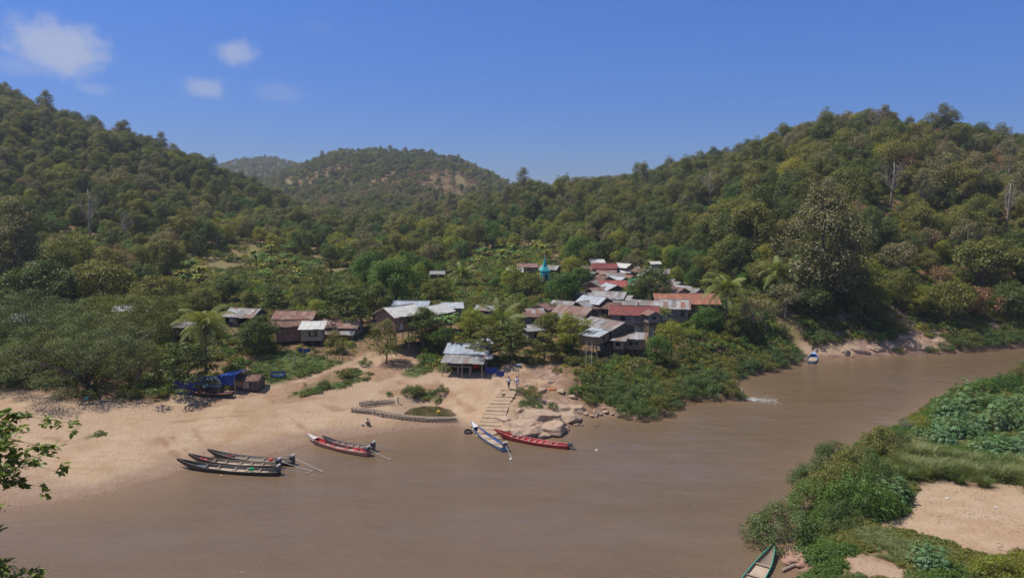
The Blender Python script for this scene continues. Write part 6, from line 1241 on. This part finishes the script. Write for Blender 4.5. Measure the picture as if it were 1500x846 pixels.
for px_ in (257, 290, 320, 344, 360):
    q = MB(); b_ = P3(px_, 575 if px_ < 340 else 560, .4 if px_ < 350 else 4); zz_ = gz(b_.x, b_.y); q.tube([(0, 0, -.3), (0, 0, 2.5)], .05, 6); o = q.build('tarp_pole', M_POST, loc=(b_.x, b_.y, zz_)); tag(o, 'thin pole holding up the blue tarps around the beached boat', 'pole', 'thin poles holding up the blue tarps')
# turquoise shrine
TQ = plainmat('turquoise_paint', (.06, .42, .45), .6, .4, .15); Ys = fitY(798, 412, 1.0, 190); p = at(798, 415, Ys); p.z = gz(p.x, p.y); k_ = Ys / 190
so2 = empty('shrine', p, .35, 1.15); so2.scale = (.92, .92, 1.45); tag(so2, 'turquoise shrine with a pointed spire among the village trees', 'shrine')
q = MB(); q.box((-1.15, -1.15, -.5), (1.15, 1.15, .35)); q.build('base', M_CONC, so2)
q = MB(); side(q, (-.95, -.95), (.95, -.95), .35, 2.5, [(.6, 1.3, .36, 1.9)]); side(q, (.95, .95), (-.95, .95), .35, 2.5); side(q, (.95, -.86), (.95, .86), .35, 2.5, [(.5, 1.2, 1.1, 1.9)]); side(q, (-.95, .86), (-.95, -.86), .35, 2.5, [(.5, 1.2, 1.1, 1.9)]); q.build('wall', TQ, so2)
q = MB()
q.add([(-1.2, -1.2, 2.5), (1.2, -1.2, 2.5), (1.2, 1.2, 2.5), (-1.2, 1.2, 2.5), (-.45, -.45, 3.3), (.45, -.45, 3.3), (.45, .45, 3.3), (-.45, .45, 3.3)], [(0, 3, 2, 1), (0, 1, 5, 4), (1, 2, 6, 5), (2, 3, 7, 6), (3, 0, 4, 7), (4, 5, 6, 7)])
q.add([(-.5, -.5, 3.3), (.5, -.5, 3.3), (.5, .5, 3.3), (-.5, .5, 3.3), (0, 0, 5.0)], [(0, 1, 4), (1, 2, 4), (2, 3, 4), (3, 0, 4), (0, 3, 2, 1)]); ro = q.build('roof', TQ, so2)
q = MB(); q.tube([(0, 0, 4.8), (0, 0, 5.6)], [.09, .03], 6); q.build('finial', M_WHITE, ro)
# bamboo barrier round the pond
m_bam, t = mat('weathered_bamboo'); pr(t, t.ramp(t.noise(t.n('ShaderNodeTexCoord').outputs['Object'], 5, 4, .7), [(.3, (.28, .21, .15)), (.5, (.46, .36, .27)), (.7, (.56, .46, .36))]), .85)
def barrier(pts, h, label, rows=6, depth=.7):
    W_ = [hit(*p) for p in pts]; o = empty('bamboo_barrier', W_[0]); tag(o, label, 'barrier'); rd = random.Random(len(pts)); O = W_[0]
    for a, b in zip(W_[:-1], W_[1:]):
        L = (b - a).length; n = max(1, int(L / 1.6)); u = (b - a).normalized(); nrm = Vector((-u.y, u.x, 0))
        q = MB()
        for r_ in range(rows * 3):
            lay = r_ % rows; dp = depth * ((r_ // rows) / 2 - .5); q.tube([a - O + nrm * (dp + rd.uniform(-.06, .06)) + Vector((0, 0, h * (lay + .5) / rows + rd.uniform(-.04, .04))) - u * rd.uniform(0, .3), b - O + nrm * (dp + rd.uniform(-.06, .06)) + Vector((0, 0, h * (lay + .5) / rows + rd.uniform(-.05, .05))) + u * rd.uniform(0, .3)], rd.uniform(.04, .065), 5)
        q.build('cane_bundle', m_bam, o)
        for i in range(int(L / .55) + 1):
            for s in (-1, 1):
                c = a.lerp(b, min(1, i * .55 / L)) - O + nrm * s * depth * .62; q = MB(); q.tube([c + Vector((0, 0, -.4)), c + Vector((rd.uniform(-.05, .05), 0, h * rd.uniform(1.05, 1.35)))], .045, 5); q.build('stake', m_bam, o)
    return o
barrier([(517, 602), (545, 605), (562, 609), (590, 613), (625, 616), (667, 616)], .5, 'long low barrier of bundled bamboo curving along the pond')
barrier([(528, 594), (548, 592), (576, 590)], .45, 'short flat bamboo stack at the inner end of the long barrier', 4, 1.1)
p = hit(643, 609); YEL = plainmat('yellow_plastic', (.6, .38, .03), .5); blob('yellow_bag', YEL, p + Vector((0, 0, .6)), (.35, .2, .25), 'yellow bag on the bamboo barrier by the pond', 'bag', 8)
def post(px, py, h, label, r=.07, lean=(0, 0), mt_=None, group=None, cat='post'):
    p = hit(px, py); q = MB(); q.tube([(0, 0, -.5), (lean[0], lean[1], h)], [r, r * .8], 6); o = q.build('wooden_post', mt_ or M_POST, loc=p); tag(o, label, cat, group); return o
post(583, 590, .9, 'stout short post between the bamboo stack and the leafy clump', .14, mt_=M_BEAM)
for i, (a_, b_) in enumerate([(447, 534), (434, 531), (463, 531), (480, 530), (495, 532), (502, 530), (510, 527), (424, 530)]): post(a_, b_, 1.3 if i else 2.4, 'leaning fence post on the soil below the plank houses' if i else 'tall thick fence post under the woven bamboo room', .08, (rg2.uniform(-.3, .3), 0), group='leaning fence posts below the plank houses' if i else None)
post(424, 555, 4.2, 'long leaning bamboo pole beside the blue bench', .06, (1.1, 0), M_BEAM, cat='pole'); post(1178, 499, 2.6, 'slanting pale post on the far bank above the blue boat', .1, (-.7, 0), M_BEAM); post(1121, 492, 2.6, 'pale upright post beyond the riverside bushes', .1, (0, 0), M_BEAM)
for (a_, b_) in ((858, 540), (866, 543)): post(a_, b_, 4.2, 'tall bare pole under the stilted platform house', .09, (.1, 0), M_BEAM, 'tall bare poles under the stilted platform house', 'pole')
p = hit(760, 566); o = empty('lamp_post', p); tag(o, 'thin grey lamp post with a small solar panel at the stairs', 'lamp post'); q = MB(); q.tube([(0, 0, -.3), (0, 0, 3.2)], .045, 6); q.build('pole', M_STEEL, o); q = MB(); q.box((-.35, -.2, 3.2), (.35, .2, 3.25)); q.build('solar_panel', M_LBL, o); q = MB(); q.box((-.45, -.1, 2.3), (-.05, .05, 2.42)); q.build('lamp', M_STEEL, o)
p = hit(398, 554); o = empty('blue_bench', p, .15, .8); tag(o, 'blue painted bench frame standing in the grass beside the leaning pole', 'bench')
for x_ in (0, 2.3):
    q = MB(); q.box((x_ - .08, -.5, -.1), (x_ + .08, -.38, 1.0)); q.box((x_ - .08, .38, -.1), (x_ + .08, .5, 1.2)); q.box((x_ - .07, -.38, .8), (x_ + .07, .38, .9)); q.build('side_frame', M_TARP, o)
q = MB(); q.box((.08, -.45, .42), (2.22, .45, .5)); q.build('seat', M_TARP, o); q = MB(); q.box((.08, .42, .85), (2.22, .48, 1.15)); q.build('backrest', M_TARP, o)
# tyre
p = onz(686, 632, .15); V_ = []; Fc_ = []; 
for i in range(20):
    for j in range(8): a_ = i * math.pi / 10; b_ = j * math.pi / 4; V_.append(((.42 + .15 * math.cos(b_)) * math.cos(a_), (.42 + .15 * math.cos(b_)) * math.sin(a_), .15 * math.sin(b_)))
for i in range(20):
    for j in range(8): Fc_.append((i * 8 + j, ((i + 1) % 20) * 8 + j, ((i + 1) % 20) * 8 + (j + 1) % 8, i * 8 + (j + 1) % 8))
q = MB(); q.add(V_, Fc_); o = q.build('old_tyre', M_RUB, smooth=True, loc=p); o.rotation_euler = (.3, .1, 0); tag(o, 'old black tyre lying in the water beside the blue trimmed boat', 'tyre')
# logs under the umbrella tree, driftwood
for k, (a_, b_, L_, yw, lb) in enumerate([(212, 590, 2.0, .2, 'pale log lying on the sand in the tree shade'), (140, 592, 3.2, .15, 'log resting against the twin pale trunks'), (165, 588, 4.0, -.1, 'long branch lying under the umbrella tree'), (1085, 578, 1.8, 1.2, 'pinkish driftwood caught on the lone bush in the water'), (1040, 583, 3.4, .1, 'bleached driftwood at the foot of the riverside bushes'), (1172, 827, 4.2, .5, 'bleached branch on the shore beside the green boat'), (1420, 690, 4.5, -.4, 'dead stalk leaning out of the tall grass'), (932, 615, 1.4, 1.0, 'stump at the water below the riverside bushes'), (874, 609, .9, 1.5, 'whitish stump standing in the shallows')]):
    p = hit(a_, b_); q = MB(); up = 1.0 if k in (3, 7, 8) else .12; q.tube([(-L_ / 2, 0, .08), (-L_ / 6, .1, .14), (L_ / 4, -.12, .1 + up * .5), (L_ / 2, .05, .1 + up)], [.11, .10, .07, .03] if k != 99 else [.05, .05, .04, .02], 6)
    if k in (1, 3, 4, 5, 6): q.tube([(0, 0, .12), (.4, .5, .5), (.7, .7, .9)], [.05, .035, .015], 5)
    o = q.build('driftwood', PALE, loc=p); o.rotation_euler = (0, 0, yw); tag(o, lb, 'log')
PINKSOIL = plainmat('pink_soil', (.42, .26, .2), .95, .1, .35, 2)
for k, (a_, b_, r, lb) in enumerate([(1172, 812, 1.1, 'crumbling lump of pinkish soil beside the green boat'), (1166, 822, .8, 'lower lump of soil at the waterline by the green boat'), (1186, 822, .8, 'soil lump behind the bleached branch')]): blob('soil_clod', PINKSOIL, hit(a_, b_), (r * 1.2, r, r * .6), lb, 'soil lump', 90 + k, None, 4, .35)
for k, (a_, b_, lb) in enumerate([(1388, 730, 'white scrap of litter on the upper bare sand'), (1395, 707, 'white scrap at the grassy edge of the bare sand'), (1200, 820, 'white scrap of litter near the green boat'), (1338, 840, 'white bag on the green patch at the bottom edge'), (616, 552, 'white scrap on the dirt left of the shelter'), (1459, 743, 'small white litter on the far side of the bare sand')]): blob('litter_scrap', M_WHITE, hit(a_, b_) + Vector((0, 0, .06)), (.16, .11, .05), lb, 'litter', 100 + k, None, 2, .3)
blob('orange_scrap', plainmat('orange_cloth', (.5, .14, .06), .9), hit(808, 570), (.7, .4, .12), 'orange cloth scrap on the soil slope among the rocks', 'cloth', 120)
# motorcycle under the umbrella tree
p = hit(118, 592); o = empty('motorcycle', p, .2); tag(o, 'teal motorcycle parked against the twin pale trunks', 'motorcycle')
for x_ in (0, 1.25):
    q = MB(); V_ = [(x_ + (.26 + .05 * math.cos(j * 1.2566)) * math.cos(i * .5236), .05 * math.sin(j * 1.2566), .31 + (.26 + .05 * math.cos(j * 1.2566)) * math.sin(i * .5236)) for i in range(12) for j in range(5)]
    q.add(V_, [(i * 5 + j, ((i + 1) % 12) * 5 + j, ((i + 1) % 12) * 5 + (j + 1) % 5, i * 5 + (j + 1) % 5) for i in range(12) for j in range(5)]); q.build('wheel', M_RUB, o)
q = MB(); q.tube([(0, 0, .35), (.35, 0, .45), (.75, 0, .5), (1.1, 0, .8), (1.22, 0, .35)], .07, 6); q.box((.35, -.12, .3), (.75, .12, .62)); q.build('frame', M_ENG, o); q = MB(); q.box((-.15, -.13, .72), (.5, .13, .84)); q.build('seat', M_RUB, o); q = MB(); q.box((.5, -.15, .6), (1.0, .15, .9)); q.build('fuel_tank', M_TEAL, o); q = MB(); q.tube([(1.02, -.32, 1.05), (1.08, 0, 1.0), (1.02, .32, 1.05)], .025, 5); q.build('handlebar', M_STEEL, o)
# white water of the rapid
m_foam, t = mat('white_water'); pr(t, (.42, .40, .37), .5)
rd = random.Random(3); q = MB(); c0 = onz(1108, 584, .04)
for k in range(300):
    u_ = rd.uniform(0, 1); x_ = -1.6 + 4.6 * u_ + rd.gauss(0, .3); y_ = rd.gauss(0, .3 + u_ * .9) - u_ * 1.0; r_ = rd.uniform(.02, .11) * (1.2 - u_ * .7); n_k = 7; q.add([(x_ + r_ * 3.2 * math.cos(j * 6.283 / n_k) * rd.uniform(.6, 1.2), y_ + r_ * math.sin(j * 6.283 / n_k) * rd.uniform(.5, 1.2), 0) for j in range(n_k)] + [(x_, y_, r_ * .35)], [(j, (j + 1) % n_k, n_k) for j in range(n_k)])
o = q.build('river_foam', m_foam, smooth=True, loc=c0); tag(o, 'streak of white water below the lone bush', kind='stuff')
# ------------------------------------------------------------------ people
SKIN = plainmat('brown_skin', (.22, .11, .07), .6); HAIR = plainmat('black_hair', (.012, .010, .010), .6)
def person(p, yaw, pose, shirt, pants, label):
    o = empty('person', p, yaw); tag(o, label, 'person')
    if pose == 'squat':
        J = dict(pel=(0, 0, .25), ch=(.18, 0, .62), nk=(.22, 0, .78), hd=(.26, 0, .93)); kn = lambda s: (.38, s * .18, .50); ft = lambda s: (.12, s * .16, .05); tt = lambda s: (.28, s * .17, .03); el = lambda s: (.42, s * .2, .48); ha = lambda s: (.60, s * .08, .30)
    else:
        J = dict(pel=(0, 0, .92), ch=(.02, 0, 1.28), nk=(.03, 0, 1.46), hd=(.05, 0, 1.62)); k_ = .16 if pose == 'walk' else .03; kn = lambda s: (.06 + s * k_, s * .1, .50); ft = lambda s: (-.02 + s * k_ * 1.4, s * .1, .07); tt = lambda s: (.16 + s * k_ * 1.4, s * .11, .03); el = lambda s: (-.04 - s * k_ * .6, s * .27, 1.12); ha = lambda s: (.08 - s * k_, s * .29, .86)
    V_ = [J['pel'], J['ch'], J['nk'], J['hd']]; E = [(0, 1), (1, 2), (2, 3)]; r_ = [(.15, .12), (.17, .12), (.055, .055), (.10, .105)]
    for s in (-1, 1):
        b_ = len(V_); V_ += [(J['pel'][0], s * .1, J['pel'][2] - .03), kn(s), ft(s), tt(s)]; E += [(0, b_), (b_, b_ + 1), (b_ + 1, b_ + 2), (b_ + 2, b_ + 3)]; r_ += [(.10, .10), (.065, .065), (.042, .042), (.04, .03)]
        b_ = len(V_); V_ += [(J['ch'][0], s * .19, J['ch'][2] + .06), el(s), ha(s)]; E += [(1, b_), (b_, b_ + 1), (b_ + 1, b_ + 2)]; r_ += [(.06, .06), (.042, .042), (.035, .03)]
    me = bpy.data.meshes.new('body'); me.from_pydata(V_, E, []); me.materials.append(SKIN); bo = link(bpy.data.objects.new('body', me), o); bo.modifiers.new('skin', 'SKIN'); 
    sv = me.skin_vertices[0].data if me.skin_vertices else None
    if sv:
        for i, q_ in enumerate(r_): sv[i].radius = q_
        sv[0].use_root = True
    bo.modifiers.new('sub', 'SUBSURF').levels = 1
    q = MB(); q.tube([Vector(J['pel']) + Vector((0, 0, .02)), (Vector(J['pel']) + Vector(J['ch'])) / 2, Vector(J['ch']) + Vector((0, 0, .05)), Vector(J['nk']) - Vector((0, 0, .02))], [.175, .18, .20, .09], 10)
    for s in (-1, 1): q.tube([(J['ch'][0], s * .15, J['ch'][2] + .07), tuple((Vector((J['ch'][0], s * .19, J['ch'][2] + .06)) + Vector(el(s))) / 2)], [.085, .075], 8)
    q.build('shirt', shirt, o, True)
    q = MB()
    for s in (-1, 1): q.tube([(J['pel'][0], s * .08, J['pel'][2] + .04), kn(s)], [.125, .085], 8)
    q.build('trousers', pants, o, True); hc = Vector(J['hd']); blob('hair', HAIR, hc + Vector((-.025, 0, .045)), (.115, .108, .11), None, None, 1, o, 2, .03)
WHC = plainmat('white_cloth', (.65, .66, .68), .9); DKC = plainmat('dark_cloth', (.05, .05, .06), .9); TANC = plainmat('tan_cloth', (.4, .28, .2), .9)
p = hit(541, 624); person(p, 2.6, 'squat', TANC, DKC, 'person squatting on the wet sand near the bamboo barrier'); q = MB(); q.tube([(0, 0, 0), (0, 0, .3)], [.15, .2], 10); o = q.build('bucket', M_STEEL, loc=p + Vector((-.9, .1, 0))); tag(o, 'small grey bucket beside the squatting person', 'bucket')
p = B1 + Vector((-.45, .2, .13)); person(p, -1.8, 'walk', WHC, DKC, 'dark-haired person in a light shirt at the top of the stairs'); person(B1 + Vector((.65, .3, .13)), 1.2, 'walk', WHC, WHC, 'person dressed all in white at the top of the stairs')
# ------------------------------------------------------------------ the tree whose branches reach in from the camera's own bank
FL = leafmat('near_tree_leaves', [(.20, .27, .05), (.18, .25, .05), (.15, .22, .04)], .35, .45)
tp = Vector((-16.6, 15.5, 0)); tp.z = gz(tp.x, tp.y); fo = empty('overhanging_tree', tp); tag(fo, 'leafy branches of a tree on the near bank reaching into the picture', 'tree')
rd = random.Random(11); rn = np.random.default_rng(11); tb = MB(); tips = []; top = Vector((-16.0, 16, 25)) - tp
tb.tube([(0, 0, -1), (.2, .1, 4), tuple(top * .7), tuple(top)], [.30, .24, .17, .10], 9)
LC = []; LN = []
def bough(a, b, r0, sub, spread):
    mid = (a + b) / 2 + Vector((0, 0, .35)); P = [a, a.lerp(mid, .6), mid, mid.lerp(b, .6), b]; tb.tube(P, [r0, r0 * .8, r0 * .6, r0 * .4, r0 * .2], 5)
    for k in range(sub):
        f = rd.uniform(.25, 1); c = (a.lerp(mid, f * 2) if f < .5 else mid.lerp(b, f * 2 - 1)); e = c + Vector((rd.uniform(-spread, spread), rd.uniform(-spread, spread), rd.uniform(-spread * .9, spread * .5)))
        tb.tube([c, (c + e) / 2 + Vector((0, 0, .05)), e], [.012, .009, .004], 4)
        for m_ in range(15):
            g = rd.uniform(.25, 1.05); LC.append(c.lerp(e, g) + Vector((rd.gauss(0, .05), rd.gauss(0, .05), rd.gauss(-.02, .05)))); LN.append(((e - c).normalized()))
Pq = lambda px, py, Y: at(px, py, Y) - tp
for (x0, y0, Y0, sub, spr) in [(70, 655, 17, 26, .32), (30, 630, 17.5, 30, .35), (15, 690, 16.6, 26, .30), (62, 712, 16.8, 12, .2), (85, 690, 17.2, 10, .18), (120, 622, 18, 14, .16), (48, 668, 17.8, 26, .30), (-10, 650, 17, 30, .4), (2, 740, 16.2, 10, .16), (8, 775, 16, 8, .14), (2, 800, 15.9, 6, .12), (60, 838, 16, 14, .2), (20, 845, 15.6, 16, .22), (-20, 850, 15.5, 20, .3), (-60, 700, 16, 30, .5)]:
    bough(Pq(-150, y0 + rd.uniform(-30, 10), Y0 + rd.uniform(-.5, .5)), Pq(x0, y0, Y0), .016, int(sub * 1.35), spr); tb.tube([top * rd.uniform(.7, .98), Pq(-150, y0, Y0)], [.06, .03], 6)
tb.build('trunk', BARK, fo, True)
LC = np.array([tuple(v_) for v_ in LC]); LN = np.array([tuple(v_) for v_ in LN]); n = len(LC)
nn = np.array([0, 0, 1.]) + rn.normal(0, .5, (n, 3)); nn /= np.linalg.norm(nn, axis=1)[:, None]; dd = LN * .5 + rn.normal(0, .55, (n, 3)) + np.array([0, 0, -.45]); dd -= nn * (dd * nn).sum(1)[:, None]; dd /= np.linalg.norm(dd, axis=1)[:, None]; bb = np.cross(nn, dd); s = rn.uniform(.10, .19, n)[:, None]
V_ = np.stack([LC, LC + dd * s * .35 + bb * s * .30, LC + dd * s * .75 + bb * s * .22, LC + dd * s * 1.1 - nn * s * .1, LC + dd * s * .75 - bb * s * .22, LC + dd * s * .35 - bb * s * .30], 1).reshape(-1, 3)
me = np_mesh('overhang_leaves', V_, np.arange(6 * n).reshape(n, 6), FL, fattr=rn.uniform(.1, .9, n)); link(bpy.data.objects.new('crown', me), fo)
# ------------------------------------------------------------------ air
mh = bpy.data.materials.new('haze'); mh.use_nodes = True; th_ = NT(mh.node_tree); pv = th_.n('ShaderNodeVolumePrincipled', i_Color=(.80, .88, 1, 1), i_Density=HAZE); pv.inputs['Anisotropy'].default_value = .2
th_.n('ShaderNodeOutputMaterial', i_Volume=pv.outputs[0])
q = MB(); q.box((-16500, -16500, -6), (16500, 16500, 260)); o = q.build('haze', mh); tag(o, kind='stuff')
